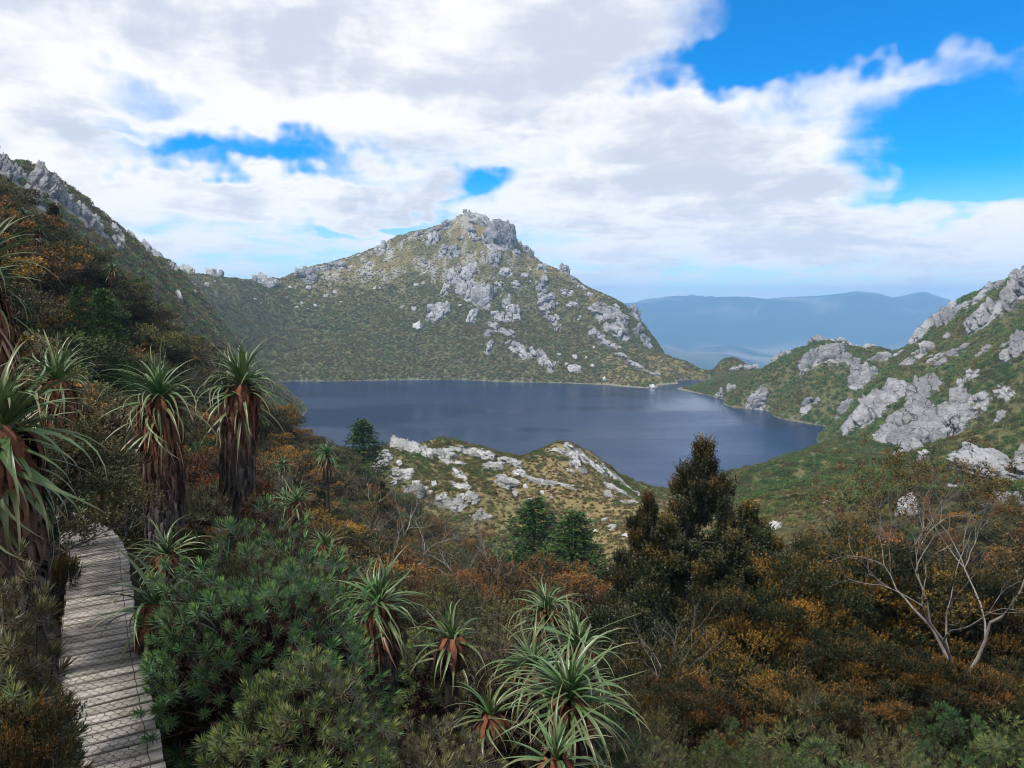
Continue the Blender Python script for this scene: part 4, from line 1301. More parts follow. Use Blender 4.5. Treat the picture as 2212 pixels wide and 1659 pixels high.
def grass_tree(u, v, Y, trunk, leaf, label, n=70, skirt=None, lean=(0, 0), group='giant grass trees', parts=True, base=None, bushy=1.0, hangs=16, flat=0.0, name='giant_grass_tree', thin=False, girth=1.0, droop=0):
    """crown centre at view point (u, v) and distance Y; trunk reaches down by `trunk` metres"""
    rs = np.random.RandomState(int(u * 5 + v * 3))
    x, y, z = at_view(u, v, Y)
    e = link(name, None, None, (x + lean[0], y + lean[1], z - trunk))
    tag(e, label, 'grass tree', group)
    top = Vector((-lean[0], -lean[1], trunk))
    acc = Acc()
    t = np.linspace(0, 1, 9)[:, None]
    P = np.array([0, 0, -.3]) * (1 - t) + np.array(top) * t
    P[:, 0] += -lean[0] * .25 * np.sin(t[:, 0] * np.pi) ; P[:, 2] -= 0
    acc.tube(P, np.linspace(.085, .055, 9) * (1.0 if not thin else .7), 8, (.045, .038, .033))
    link('trunk', acc.mesh('trunk', M['bark'], True), e)
    sk = trunk * .75 if skirt is None else skirt
    if sk > .15:
        o = link('dead_leaf_skirt', grass_tree_skirt(rs, sk, (.16 * leaf + .05) * girth, (.11 * leaf + .07) * girth * 1.05, int((150 + 320 * sk) * girth), .5 * leaf), e)
        o.location = top; o['kind'] = 'stuff'
        o.rotation_euler = (0, math.atan2(-lean[0], trunk) * .55, 0)
    plan = []
    n = int(n * 1.35)
    for k in range(n):
        f = k / n
        cl = 'inner' if f < .16 else 'upper' if f < .42 else 'mid' if f < .74 else 'outer'
        if flat and cl == 'inner': cl = 'upper'
        plan.append((cl, k * 2.39996 + rs.normal() * .2, leaf * rs.uniform(.68, 1.18) * (.72 if cl == 'inner' else 1.0), .10 - .17 * f))
    for k in range(hangs):
        plan.append(('hang' if k % 3 else 'dead', rs.uniform(0, 6.283), leaf * rs.uniform(.75, 1.1), -.10 - .10 * rs.rand()))
    for k in range(droop):
        plan.append(('outer', rs.uniform(0, 6.283), leaf * rs.uniform(.85, 1.2), -.06 - .16 * rs.rand()))
    if parts:
        for q_, (cl, az, l, dz) in enumerate(plan):
            o = link('leaf', STRAPS[cl][rs.randint(8)], e)
            o.location = top + Vector((0, 0, dz * leaf * 1.6)); o.rotation_euler = (rs.normal() * .2, rs.normal() * .16 + (rs.uniform(.35, 1.0) if q_ >= len(plan) - droop else 0.0), az); o.scale = (l, l * bushy, l)
    else:
        acc = Acc()
        for (cl, az, l, dz) in plan:
            V, F, c = strap(int(rs.randint(1000)), {'inner': 80, 'upper': 62, 'mid': 42, 'outer': 18, 'hang': -18, 'dead': -45}[cl], {'inner': 35, 'upper': 75, 'mid': 95, 'outer': 95, 'hang': 65, 'dead': 42}[cl], .06 * bushy, .35, {'hang': .45, 'dead': 1.0}.get(cl, 0), 6)
            ca, sa = math.cos(az), math.sin(az)
            V = np.stack([V[:, 0] * ca - V[:, 1] * sa, V[:, 0] * sa + V[:, 1] * ca, V[:, 2]], -1) * l + np.array(top) + (0, 0, dz * leaf * 1.6)
            acc.add(V, F, c * rs.uniform(.7, 1.25))
        link('crown', acc.mesh('crown', M['strap'], True), e)
    CENTRES.append((x + lean[0], y + lean[1], .35))
    return e


# ---- conifers
def pine_meshes(seed, Hh=7.0, R=1.9, lv=20, shape=1.0):
    rs = np.random.RandomState(seed)
    acc = Acc()
    t = np.linspace(0, 1, 10)[:, None]
    P = np.array([0, 0, -.3]) * (1 - t) + np.array([.12, 0, Hh]) * t + rs.normal(size=(10, 3)) * .03 * Hh / 7
    acc.tube(P, np.linspace(.16, .015, 10) * Hh / 7, 7, (.075, .055, .045))
    Bs, As = [], []
    for k in range(lv * 5):
        h = .07 + .91 * (k / (lv * 5.0)) ** .92
        az = k * 2.39996 + rs.normal() * .3
        w = R * ((1 - h) ** .82 * 1.05 + .045) * rs.uniform(.70, 1.15) * shape
        j = min(9, int(h * 9.99)); a = P[j] * 1.0; a[2] = Hh * h
        e = a + np.array([math.cos(az) * w, math.sin(az) * w, -.16 * w + .10 * w * rs.normal() + .22 * w * h])
        Q = limb(acc, a, e, .020 * Hh / 7, .006, rs, .05, 3, 6, (.06, .045, .035))
        m_ = int(10 + 34 * w / R)
        s = rs.uniform(.18, 1.05, m_)
        pts = a + (e - a) * s[:, None] + rs.normal(size=(m_, 3)) * np.array([.11, .11, .07]) * (.5 + w) ** .5 + np.array([0, 0, .10 * w]) * np.sin(np.minimum(s, 1) * np.pi)[:, None]
        Bs.append(pts); As.append(unit(unit(e - a) * .8 + np.array([0, 0, .55]) + rs.normal(size=(m_, 3)) * .45))
    tm = acc.mesh('pine_trunk', M['bark'])
    B = np.concatenate(Bs); A = np.concatenate(As); N = len(B)
    t_ = np.arange(4) / 4
    L = .20 * Hh / 7 ** 1.0
    D = unit(np.repeat(A[:, None], 4, 1) + rs.normal(size=(N, 4, 3)) * .5)
    V, F = leaf_quads((B[:, None] + A[:, None] * (t_ * .12)[None, :, None]).reshape(-1, 3), D.reshape(-1, 3), rs.uniform(.6, 1.2, N * 4) * L, .055 * Hh / 7, rs, .2)
    c = lerp(np.array([.018, .048, .010]), np.array([.075, .155, .026]), rs.uniform(0, 1, (N, 4, 1)) * np.array([.6, .75, .9, 1.0])[None, :, None]).reshape(-1, 3)
    return tm, mesh_np('pine_crown', V, F, np.repeat(c, 4, 0), False, M['leaf'])


# ---- bare grey trees
def bare_tree_meshes(seed, Hh=4.0, spread=.55, depth=6, leafy=0, lean=(0, 0), pal='golden', col=(.23, .21, .19)):
    rs = np.random.RandomState(seed)
    acc = Acc(); tips = []

    def grow(a, d, L, r, k):
        n = 5
        d2 = unit(d + rs.normal(size=3) * .22)
        t = np.linspace(0, 1, n)[:, None]
        P = a + (d * (1 - t) + d2 * t) * L * t + rs.normal(size=(n, 3)) * L * .02 * t
        acc.tube(P, r * (1 - .42 * t[:, 0]), 7 if k > 3 else 4 if k > 1 else 3, np.array(col) * rs.uniform(.7, 1.2) * (1.0 if k > 2 else .75))
        if k == 0 or L < .08:
            tips.append((P[-1], d2)); return
        m_ = 3 if (k == depth or rs.rand() < .45) else 2
        az0 = rs.uniform(0, 6.28)
        for i in range(m_):
            az = az0 + i * 6.283 / m_ + rs.normal() * .4
            p1 = unit(np.cross(d2, np.array([.3, .2, 1.0]))); p2 = np.cross(d2, p1)
            s = spread * rs.uniform(.7, 1.35)
            nd = unit(d2 + (p1 * math.cos(az) + p2 * math.sin(az)) * s + np.array([0, 0, .10]))
            grow(P[-1] if i else P[-1 - rs.randint(0, 2)], nd, L * rs.uniform(.62, .86), r * .58 * rs.uniform(.85, 1.1), k - 1)
    grow(np.array([0, 0, -.2]), unit(np.array([lean[0], lean[1], 1.0])), Hh * .38, Hh * .0125, depth)
    me = acc.mesh('bare_branches', M['bark'])
    if not leafy: return me, None
    tp = [tips[i] for i in rs.permutation(len(tips))[:leafy]]
    B = np.concatenate([np.repeat(p[None], 14, 0) + rs.normal(size=(14, 3)) * .07 for p, _ in tp]); N = len(B)
    V, F, c = sprigs(rs, B, unit(rs.normal(size=(N, 3)) * .5 + (0, 0, .9)), rs.uniform(.09, .18, N), 9, .045, .02, pal, np.clip(rs.normal(size=N) * .3 + .45, 0, 1))
    return me, mesh_np('sparse_leaves', V, F, c, False, M['leaf'])

# ------------------------------------------------------------------ boardwalk
BZ = CAMZ - 3.25
_bp = np.array([(-0.6, 1.2), (-1.3, 2.3), (-2.0, 3.6), (-2.8, 5.06), (-3.87, 6.93), (-4.87, 8.76), (-5.33, 9.6), (-5.95, 10.45), (-6.9, 11.3), (-8.1, 12.0), (-9.4, 12.5)])


def spline(P, n=400):
    out = []
    for i in range(len(P) - 1):
        p0, p1, p2, p3 = P[max(i - 1, 0)], P[i], P[i + 1], P[min(i + 2, len(P) - 1)]
        t = np.linspace(0, 1, n // (len(P) - 1), endpoint=False)[:, None]
        out.append(.5 * (2 * p1 + (p2 - p0) * t + (2 * p0 - 5 * p1 + 4 * p2 - p3) * t ** 2 + (3 * p1 - p0 - 3 * p2 + p3) * t ** 3))
    return np.concatenate(out + [P[-1:]])


PATH = spline(_bp)
_s = np.r_[0, np.cumsum(np.linalg.norm(np.diff(PATH, axis=0), axis=1))]
PLEN = _s[-1]


def path_at(s):
    p = np.stack([np.interp(s, _s, PATH[:, 0]), np.interp(s, _s, PATH[:, 1])], -1)
    d = np.stack([np.interp(s + .15, _s, PATH[:, 0]) - np.interp(s - .15, _s, PATH[:, 0]), np.interp(s + .15, _s, PATH[:, 1]) - np.interp(s - .15, _s, PATH[:, 1])], -1)
    d = d / (np.linalg.norm(d, axis=-1, keepdims=True) + 1e-9)
    return p, d


def boardwalk():
    e = link('boardwalk', None, None, (PATH[150, 0], PATH[150, 1], BZ - .3))
    tag(e, 'weathered timber boardwalk covered with rusty wire netting', 'boardwalk')
    org = np.array(e.location)
    m, T, b, _ = mat_new('weathered_timber')
    tc = T.new('ShaderNodeTexCoord'); r = obj_rand(T)
    P = T.vmath('ADD', T.vmath('MULTIPLY', tc.outputs['Object'], (2.0, 26.0, 26.0)), T.vmath('SCALE', (7.0, 13.0, 5.0), T.math('MULTIPLY', r, 40.0)))
    g = T.noise(P, 1.0, 5, 0.65)
    c = T.mix(T.rng(g, .3, .7), (.16, .145, .125), (.36, .34, .31))
    g2 = T.noise(T.vmath('ADD', T.vmath('MULTIPLY', tc.outputs['Object'], (3, 3, 3)), T.vmath('SCALE', (3.0, 9.0, 5.0), T.math('MULTIPLY', r, 30.0))), 2.0, 4, .6)
    c = T.mix(T.rng(g2, .48, .70, 0, .75), c, (.13, .125, .09))
    c = T.mix(1.0, c, T.mix(r, (.80, .80, .80), (1.12, 1.10, 1.08)), 'MULTIPLY')
    T.put(b.inputs['Base Color'], c); b.inputs['Roughness'].default_value = .85
    bump(T, b, g, .5, .006)
    W, D, Th = .66, .120, .036
    prof = np.array([(-D / 2, -Th), (D / 2, -Th), (D / 2, -.005), (D / 2 - .005, 0), (-D / 2 + .005, 0), (-D / 2, -.005)])
    V = np.array([(x, p[0], p[1]) for x in (-W / 2, W / 2) for p in prof])
    F4 = np.array([(i, (i + 1) % 6, 6 + (i + 1) % 6, 6 + i) for i in range(6)]); F6 = np.array([[5, 4, 3, 2, 1, 0], [6, 7, 8, 9, 10, 11]])
    pm = mesh_np('plank', V, [F4, F6], None, False, m)
    rs = np.random.RandomState(5)
    s = .1
    while s < PLEN - .1:
        p, d = path_at(s)
        o = link('plank', pm, e)
        o.location = (p[0] - org[0] + rs.normal() * .006, p[1] - org[1], BZ - org[2] + rs.normal() * .0025)
        o.rotation_euler = (rs.normal() * .008, rs.normal() * .006, math.atan2(d[1], d[0]) - math.pi / 2 + rs.normal() * .009)
        s += D + .034 + rs.uniform(-.003, .006)
    # bearers under the planks
    for off in (-.22, .22):
        acc = Acc(); ss = np.linspace(.05, PLEN - .05, 60)
        p, d = path_at(ss); n_ = np.stack([d[:, 1], -d[:, 0]], -1)
        c_ = p + n_ * off
        Q = np.concatenate([np.c_[c_ + n_ * sx * .025, np.full(60, BZ - Th - zz)] for sx, zz in ((-1, .002), (1, .002), (1, .11), (-1, .11))]) - org
        i = np.arange(59)
        F = np.concatenate([np.stack([a * 60 + i, a * 60 + i + 1, b_ * 60 + i + 1, b_ * 60 + i], -1) for a, b_ in ((0, 1), (1, 2), (2, 3), (3, 0))])
        acc.add(Q, F, (.16, .13, .10))
        link('bearer', acc.mesh('bearer', M['bark']), e)
    for k in range(7):
        for off in (-.22, .22):
            p, d = path_at(.6 + k * PLEN / 7.3); c_ = p + np.array([d[1], -d[0]]) * off
            acc = Acc(); acc.tube(np.array([[c_[0], c_[1], BZ - Th - .10], [c_[0], c_[1], gz(*c_) - .2]]) - org, .045, 8, (.11, .09, .07)); link('post', acc.mesh('post', M['bark']), e)
    # wire netting: hexagonal cells over the walking width
    acc = Acc(); a, b_ = .066, .060
    w0, w1 = -.31, .205

    def wp(s_, w_):
        p, d = path_at(s_)
        return np.array([p[0] + d[1] * w_, p[1] - d[0] * w_, BZ + .005 + .004 * math.sin(s_ * 23 + w_ * 31)]) - org
    rows = int((PLEN - .3) / b_)
    col = (.045, .030, .022)
    for rI in range(rows):
        s_ = .15 + rI * b_
        sh = a / 2 if rI % 2 else 0.0
        w_ = w0 + sh
        while w_ + a <= w1 + .06:
            # cell: vertical twist on its side and two slants on top
            wl = w_ + rs.normal() * .003; sj = s_ + rs.normal() * .003
            p1, p2 = wp(sj - b_ * .22, wl), wp(sj + b_ * .22, wl)
            q1, q2 = wp(sj + b_ * .78, wl + a / 2), wp(sj + b_ * .78, wl - a / 2)
            acc.tube([p1, p2], .0024, 3, col)
            if wl + a / 2 <= w1 + .03: acc.tube([p2, q1], .0016, 3, col)
            if wl - a / 2 >= w0 - .01: acc.tube([p2, q2], .0016, 3, col)
            w_ += a
    for w_ in (w0 - .02, w1 + .03):
        acc.tube([wp(s_, w_ + .006 * math.sin(s_ * 40)) for s_ in np.linspace(.15, PLEN - .15, 150)], .0032, 3, col)
    o = link('wire_netting', acc.mesh('wire_netting', M['bark']), e)
    return e


boardwalk()


def fallen_frond():
    rs = np.random.RandomState(3); acc = Acc()
    p, d = path_at(4.15)
    for k in range(46):
        t = k / 46; c = np.array([-.13 + .26 * t, .02 * math.sin(t * 5), .012])
        V, F = leaf_quads(c[None], unit(np.array([[.5, rs.normal() * .8, .12 + .2 * rs.rand()]])), .06, .006, rs)
        acc.add(V, F, np.array([.12, .045, .028]) * rs.uniform(.6, 1.3))
    acc.tube([(-.14, 0, .008), (0, .01, .010), (.14, 0, .008)], .004, 4, (.10, .05, .03))
    o = link('fallen_frond', acc.mesh('fallen_frond', M['dead']), None, (p[0], p[1], BZ + .008)); o.rotation_euler = (0, 0, .5)
    tag(o, 'dead russet frond lying across the boardwalk netting', 'dead frond')


fallen_frond()
for s_ in np.linspace(0, PLEN, 40):
    p_, _d = path_at(s_); CENTRES.append((p_[0], p_[1], .42))

# ------------------------------------------------------------------ giant grass trees
grass_tree(345, 868, 12.0, 2.75, 1.08, 'giant grass tree with thick grey skirt standing where the boardwalk bends', 84, skirt=2.3, hangs=30, girth=1.3, droop=8)
grass_tree(522, 842, 12.6, 3.1, 1.05, 'tall leaning giant grass tree with long brown skirt and bare lower stem', 78, skirt=1.65, lean=(-.50, .05), hangs=24, girth=1.2, droop=6)
grass_tree(0, 950, 4.9, 1.30, .72, 'big drooping grass tree with brown skirt right beside the boardwalk', 90, skirt=1.35, hangs=30, bushy=1.35, girth=1.15, droop=60)
grass_tree(125, 835, 9.8, 1.6, .78, 'grass tree with upright green crown on the slope over the boardwalk', 66, skirt=1.3, hangs=20)
grass_tree(-50, 610, 6.2, 2.6, .78, 'tall grass tree with dried drooping tips partly out of view', 60, skirt=2.2, hangs=36)
grass_tree(222, 1078, 12.6, .35, .85, 'stemless green grass tree at the end of the boardwalk', 70, skirt=.3, hangs=8)
grass_tree(360, 1212, 8.8, .55, .58, 'low pale grass tree with flattened crown beside the boardwalk edge', 60, skirt=.5, hangs=18, flat=1)
grass_tree(340, 1320, 7.0, .5, .72, 'sprawling grass tree hanging its long leaves over the boardwalk planks', 26, skirt=.4, hangs=10, flat=1)
grass_tree(642, 1090, 16.5, 1.0, .70, 'small grass tree with drooping brown skirt behind the cushion shrub', 56, skirt=.9, hangs=24)
grass_tree(820, 1312, 8.6, 1.15, .72, 'grass tree with reddish hanging leaves beside the green cushion shrub', 70, skirt=.95, hangs=30)
grass_tree(975, 1392, 8.4, .5, .62, 'young yellow green grass tree among russet cushions', 26, skirt=.2, hangs=8)
grass_tree(1182, 1328, 10.6, 1.0, .70, 'blue green grass tree topmost of the clump in the gully', 60, skirt=.8, hangs=14)
grass_tree(1250, 1408, 9.0, .9, .80, 'broad leaved upright grass tree with stiff pale centre in the clump', 44, skirt=.4, hangs=10, bushy=1.3)
grass_tree(1150, 1450, 8.0, .8, .66, 'yellowish grass tree with hanging leaves at the clump edge', 40, skirt=.5, hangs=14)
grass_tree(1228, 1520, 7.1, .9, .85, 'largest arching grass tree filling the front of the clump', 96, skirt=.6, hangs=26)
grass_tree(1200, 1655, 5.9, .7, .58, 'young bright grass tree below the clump showing only its crown', 40, skirt=.3, hangs=6)
grass_tree(702, 1185, 14.5, .5, .62, 'small silvery grass tree in dark scrub above the cushion shrub', 44, skirt=.3, hangs=8)
grass_tree(706, 985, 30.0, 2.0, .78, 'lone grass tree on a bare thin stem beside the pointed pine', 60, skirt=.9, hangs=24, parts=False)
grass_tree(1060, 1560, 7.2, .5, .55, 'shaded grass tree almost hidden under the dark cushion shrub', 36, skirt=.2, hangs=6)
for (u_, v_, Y_) in [(52, 470, 44), (84, 500, 42), (243, 585, 47), (20, 500, 40), (395, 782, 50), (240, 1000, 22), (610, 1010, 40), (620, 1100, 20)]:
    grass_tree(u_, v_, Y_, 1.6, .85, 'small far grass tree crown among the hillside shrubs', 46, skirt=.8, hangs=14, parts=False, group='grass trees up the hillside', bushy=1.4)

# ------------------------------------------------------------------ cushion shrubs
cushion(565, 1205, 6.9, 500, 'green', 'large deep green cushion of spiky rosettes beside the boardwalk', 300, extra=560, size=.9, lump=.26)
cushion(640, 1475, 5.2, 410, 'mixed', 'mottled green and brown spiky cushion below the large green one', 300, extra=330, size=.82, lump=.16)
cushion(30, 1325, 4.2, 190, 'russet', 'bronze spiky cushion shrub on the uphill edge of the boardwalk', 260, extra=60, size=.85, lump=.18, name='cushion_shrub')
cushion(930, 1585, 5.5, 330, 'russet', 'low reddish brown spiky cushion under the dark gap', 220, extra=20, size=.9, lump=.15)
cushion(1060, 1405, 8.3, 230, 'russet', 'dark russet cushion shrub with open shaded stems', 200, extra=40, size=.85, lump=.25)
cushion(930, 1335, 9.6, 150, 'mixed', 'narrow dull green cushion behind the young grass tree', 150, size=.85)
cushion(455, 1065, 14.2, 150, 'mixed', 'round bronze green cushion under the leaning grass tree', 140, size=1.0, parts=False)
for (u_, v_, Y_, w_, kd_) in [(610, 1120, 13.0, 170, 'mixed'), (560, 1030, 19, 90, 'green'), (1330, 1610, 7.4, 150, 'green'), (10, 1560, 3.9, 170, 'mixed')]:
    cushion(u_, v_, Y_, w_, kd_, {'green': 'round green spiky cushion shrub beside the grass trees', 'mixed': 'mottled spiky cushion shrub close to the boardwalk'}[kd_], 260, parts=False, group='loose cushion shrubs', size=.85, lump=.3)


def cushion_mesh(seed, kind, R=.46, Hh=.5, size=.36):
    """a small mound as one mesh: tight knobs of little rosettes on hidden stems"""
    rs = np.random.RandomState(seed)
    K, KD = cushion_points(rs, R, Hh, 26, .30, -.05)
    K = K + rs.normal(size=K.shape) * .05
    acc = Acc()
    for k in range(len(K)):
        kr = rs.uniform(.085, .15); m_ = int(10 + 90 * kr)
        d = unit(rs.normal(size=(m_, 3)) + KD[k] * 1.1 + np.array([0, 0, .35]))
        tone = rs.uniform(.55, 1.25); b0 = rs.rand()
        for i in range(m_):
            b_ = float(np.clip(b0 * .7 + rs.normal() * .2 - .1, 0, .99))
            V, F, c = rosette(100 + i % 5, 1.0 if kind == 'green' else (0.0 if kind == 'russet' else .6), 16, .09, (0, .1, .25, .5, .85)[int(b_ * 5)], tone)
            A = np.array(Vector(d[i]).to_track_quat('Z', 'Y').to_matrix())
            W_ = V * size * rs.uniform(.8, 1.25) * np.array([1.15, 1.15, 1.0]) @ A.T + K[k] + d[i] * kr
            acc.add(W_, F[0], c); acc.F3.append(F[1] + acc.n - len(W_))
    n = 0
    rm = acc.mesh('rosettes', M['rosette'])
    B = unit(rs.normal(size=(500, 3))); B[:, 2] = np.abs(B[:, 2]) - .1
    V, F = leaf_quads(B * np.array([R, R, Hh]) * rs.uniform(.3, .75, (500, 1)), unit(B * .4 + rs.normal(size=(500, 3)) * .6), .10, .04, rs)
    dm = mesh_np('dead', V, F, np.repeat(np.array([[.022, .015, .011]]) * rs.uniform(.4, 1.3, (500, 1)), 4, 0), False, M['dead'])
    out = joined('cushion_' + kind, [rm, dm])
    bpy.data.meshes.remove(rm); bpy.data.meshes.remove(dm)
    return out


CUSH = {k: [cushion_mesh(300 + 10 * i + j, k) for j in range(2)] for i, k in enumerate(('green', 'mixed', 'russet'))}


def thicket():
    rs = np.random.RandomState(77)
    done = []
    for _ in range(6000):
        Y = rs.uniform(5.5, 12.5); X = rs.uniform(-.05, .80) * Y
        if X < .9 and Y < 8.5: continue
        u = 1106 + X / Y * FPX * .96
        if 1080 < u < 1300 and Y > 5.2: continue
        if X < .28 * Y and Y > 8.5: continue
        if any(math.hypot(X - a, Y - b_) < .80 for a, b_ in done): continue
        done.append((X, Y))
        if len(done) > 130: break
    for X, Y in done:
        q = noise2(np.array(X * .8), np.array(Y * .8), 8) + .5 * rs.normal()
        kd = 'green' if q > .05 else 'mixed' if q > -.35 else 'russet'
        o = link('cushion_shrub', CUSH[kd][rs.randint(2)])
        s = rs.uniform(.75, 1.35)
        o.location = (X, Y, gz(X, Y) + .12 * s); o.scale = (s, s, s * rs.uniform(.9, 1.5)); o.rotation_euler = (0, 0, rs.uniform(0, 6.28))
        tag(o, {'green': 'green spiky cushion shrub', 'mixed': 'mottled spiky cushion shrub', 'russet': 'russet spiky cushion shrub'}[kd] + ' in the low thicket along the slope foot', 'shrub', kd + ' cushion shrubs in the low thicket')
        CENTRES.append((X, Y, .4 * s))


thicket()

# ------------------------------------------------------------------ shrubs and trees close by
put_bush('tea', 1518, 972, 19.5, 'tall dark tea tree with upright rusty tips before the lake', 'tree', rot=.4, wide=1.0)
put_bush('tea', 1395, 1085, 20.5, 'slimmer tea tree crowding beside the tall dark one', 'tree', rot=2.0, wide=.85)
put_bush('tea', 1625, 1105, 20.0, 'bushy tea tree shoulder leaning from the tall dark one', 'tree', rot=3.9, wide=1.2)
put_bush('tea', 1450, 1135, 16.0, 'squat tea tree filling the gap before the tall dark one', 'tree', rot=5.1, wide=1.25)
put_bush('tea', 1575, 1165, 15.2, 'broad low tea tree spreading under the bushy shoulder', 'tree', rot=1.2, wide=1.35)
put_bush('tea', 1690, 1230, 17.5, 'dark tea tree wedged against the golden trees', 'tree', rot=2.7, wide=1.4)
for (u_, v_, Y_, w_, lab_) in [(1885, 1150, 15.0, .92, 'tall golden orange tree beside the pale barked bare tree'), (1755, 1178, 14.5, .90, 'tall golden tree with dark tiers next to the dark tea trees'), (1640, 1245, 13.8, .85, 'dark tiered golden tree in front of the broad low tea tree'),
                               (2010, 1205, 14.6, .90, 'golden tree right behind the pale barked bare tree'), (2165, 1225, 14.2, .95, 'golden tree beyond the pale barked bare tree, at the thicket end'), (1835, 1345, 12.3, .90, 'lower golden tree before the tall golden orange one'), (1965, 1385, 12.0, .85, 'lower golden tree at the foot of the pale barked bare tree')]:
    put_bush('golden', u_, v_, Y_, lab_, 'tree', 'golden trees', 0, w_, name='golden_tree')
put_bush('rust', 1160, 1205, 26.0, 'rust tipped shrub in front of the paired pines', group='rust tipped shrubs', wide=1.25)
put_bush('rust', 1270, 1255, 24.0, 'copper topped shrub at the foot of the paired pines', group='rust tipped shrubs', wide=1.3)
put_bush('rust', 1060, 1240, 25.0, 'rust tipped shrub below the branching dead tree', group='rust tipped shrubs', wide=1.2)
L_ = 'golden leafed shrub in the thicket below the tea trees'
for (u_, v_, Y_, k_, var_, w_) in [(1560, 1390, 12.5, 'golden', 1, 1.0), (2080, 1450, 11.5, 'golden', 1, 1.0), (2200, 1450, 11.5, 'golden', 1, 1.0), (1720, 1470, 11.0, 'golden', 1, 1.0), (1890, 1490, 10.8, 'golden', 1, 1.0), (2200, 1250, 19, 'golden', 0, 1.1), (1930, 1180, 21, 'golden', 1, 1.1)]:
    put_bush(k_, u_, v_, Y_, L_, group='golden shrubs in the thicket', var=var_, wide=w_)
L_ = 'olive or golden shrub filling the thicket near the grass tree clump'
for (u_, v_, Y_, k_, w_) in [(1400, 1400, 13.5, 'golden', 1.0), (1490, 1380, 13.0, 'olive', 1.0), (1380, 1330, 15.5, 'olive', 1.1), (1480, 1460, 11.0, 'golden', 1.0), (1560, 1330, 14.5, 'olive', 1.1), (1050, 1300, 16, 'twiggy', 1.1), (960, 1280, 17, 'twiggy', 1.1), (1130, 1290, 17, 'olive', 1.1), (880, 1240, 17.5, 'olive', 1.1), (1020, 1350, 13.0, 'twiggy', 1.0), (1110, 1370, 13.0, 'olive', .9), (760, 1230, 13.0, 'olive', 1.0), (1320, 1470, 10.5, 'olive', .9), (1400, 1540, 9.0, 'twiggy', .9)]:
    put_bush(k_, u_, v_, Y_, L_, group='olive shrubs in the thicket', wide=w_)
L_ = 'copper tinted shrub in the thicket along the gully'
for (u_, v_, Y_, w_) in [(1460, 1470, 12.0, .9), (1530, 1490, 11.0, .9), (860, 1290, 14.5, 1.0), (640, 1130, 15.5, 1.1), (720, 1220, 12.5, 1.0), (500, 1120, 13.6, .9), (950, 1240, 20.0, 1.1)]:
    put_bush('rust', u_, v_, Y_, L_, group='copper shrubs along the gully', wide=w_)
L_ = 'golden leafed shrub at the uphill side of the boardwalk'
for (u_, v_, Y_, k_, var_, w_) in [(-60, 700, 6.6, 'golden', 1, .3), (10, 1520, 3.6, 'golden', 1, .5), (200, 960, 14.5, 'golden', 1, .8)]:
    put_bush(k_, u_, v_, Y_, L_, group='golden shrubs uphill of the boardwalk', var=var_, wide=w_)
L_ = 'olive shrub crowding round the stems of the grass trees'
for (u_, v_, Y_, k_, w_) in [(420, 1130, 11.0, 'golden', .8), (390, 1060, 14.5, 'olive', 1.0), (300, 990, 16.0, 'olive', 1.0), (455, 960, 18, 'rust', 1.0), (420, 1240, 9.6, 'olive', .9), (560, 1170, 11.0, 'olive', 1.0), (660, 1200, 11.5, 'olive', 1.0), (40, 880, 9.0, 'olive', 1.0)]:
    put_bush(k_, u_, v_, Y_, L_, group='shrubs round the grass trees', wide=w_)

# bare trees
_bt = [bare_tree_meshes(31, 4.2, .60, 6, 90), bare_tree_meshes(37, 3.2, .50, 6, 30, pal='rust'), bare_tree_meshes(43, 2.8, .55, 6, 0)]


def put_bare(u, vtop, Y, k, label, group=None, nat=3.6, rot=0.0):
    x, y, zt = at_view(u, vtop, Y); g = gz(x, y)
    s = float(np.clip((zt - g) / nat, .4, 2.0))
    e = link('bare_tree', None, None, (x, y, max(g, zt - nat * s) - .1)); e.scale = (s, s, s); e.rotation_euler = (0, 0, rot)
    tag(e, label, 'tree', group)
    link('trunk', _bt[k][0], e)
    if _bt[k][1]: link('crown', _bt[k][1], e)
    CENTRES.append((x, y, .5))


put_bare(2105, 1130, 12.4, 0, 'pale barked half bare tree spreading over the golden shrubs', nat=3.7)
put_bare(1990, 1040, 34, 1, 'thin grey tree with yellow tufts before the green slope', nat=2.9, rot=2)
put_bare(1005, 1150, 33, 1, 'branching dead grey tree above the rust tipped shrubs', nat=2.9, rot=1)
put_bare(800, 1020, 50, 2, 'leafless grey tree on the dark slope beside the pointed pine', 'leafless trees on the dark slope', nat=2.5)
for (u_, v_, Y_, r_) in [(860, 1050, 45, 1), (905, 1100, 38, 2), (780, 1120, 30, 3), (850, 1130, 28, 4), (1080, 1170, 30, 5), (700, 1060, 38, 6), (480, 760, 40, 7), (620, 1000, 44, 8), (1420, 1380, 12.5, 1.5), (2150, 1250, 16.5, 2.5), (990, 1260, 18.5, .6)]:
    put_bare(u_, v_, Y_, 2, 'leafless grey twigged tree rising out of the dark shrubs', 'leafless trees in the shrubs', nat=2.5, rot=r_)

# conifers
_pm = [pine_meshes(71, 7.0, 1.75), pine_meshes(72, 7.0, 2.1), pine_meshes(73, 7.0, 1.9, 22)]


def put_pine(u, vtop, Y, k, label, wide=1.0, group='pines on the slope', drop=None):
    x, y, zt = at_view(u, vtop, Y); g = gz(x, y)
    s = float(np.clip((zt - g) / 7.0, .3, 1.6))
    e = link('pine_tree', None, None, (x, y, max(g, zt - 7.0 * s) - .1)); e.scale = (s * wide, s * wide, s); e.rotation_euler = (0, 0, u * .7)
    tag(e, label, 'tree', group)
    link('trunk', _pm[k][0], e); link('crown', _pm[k][1], e)
    CENTRES.append((x, y, 1.2 * s * wide))


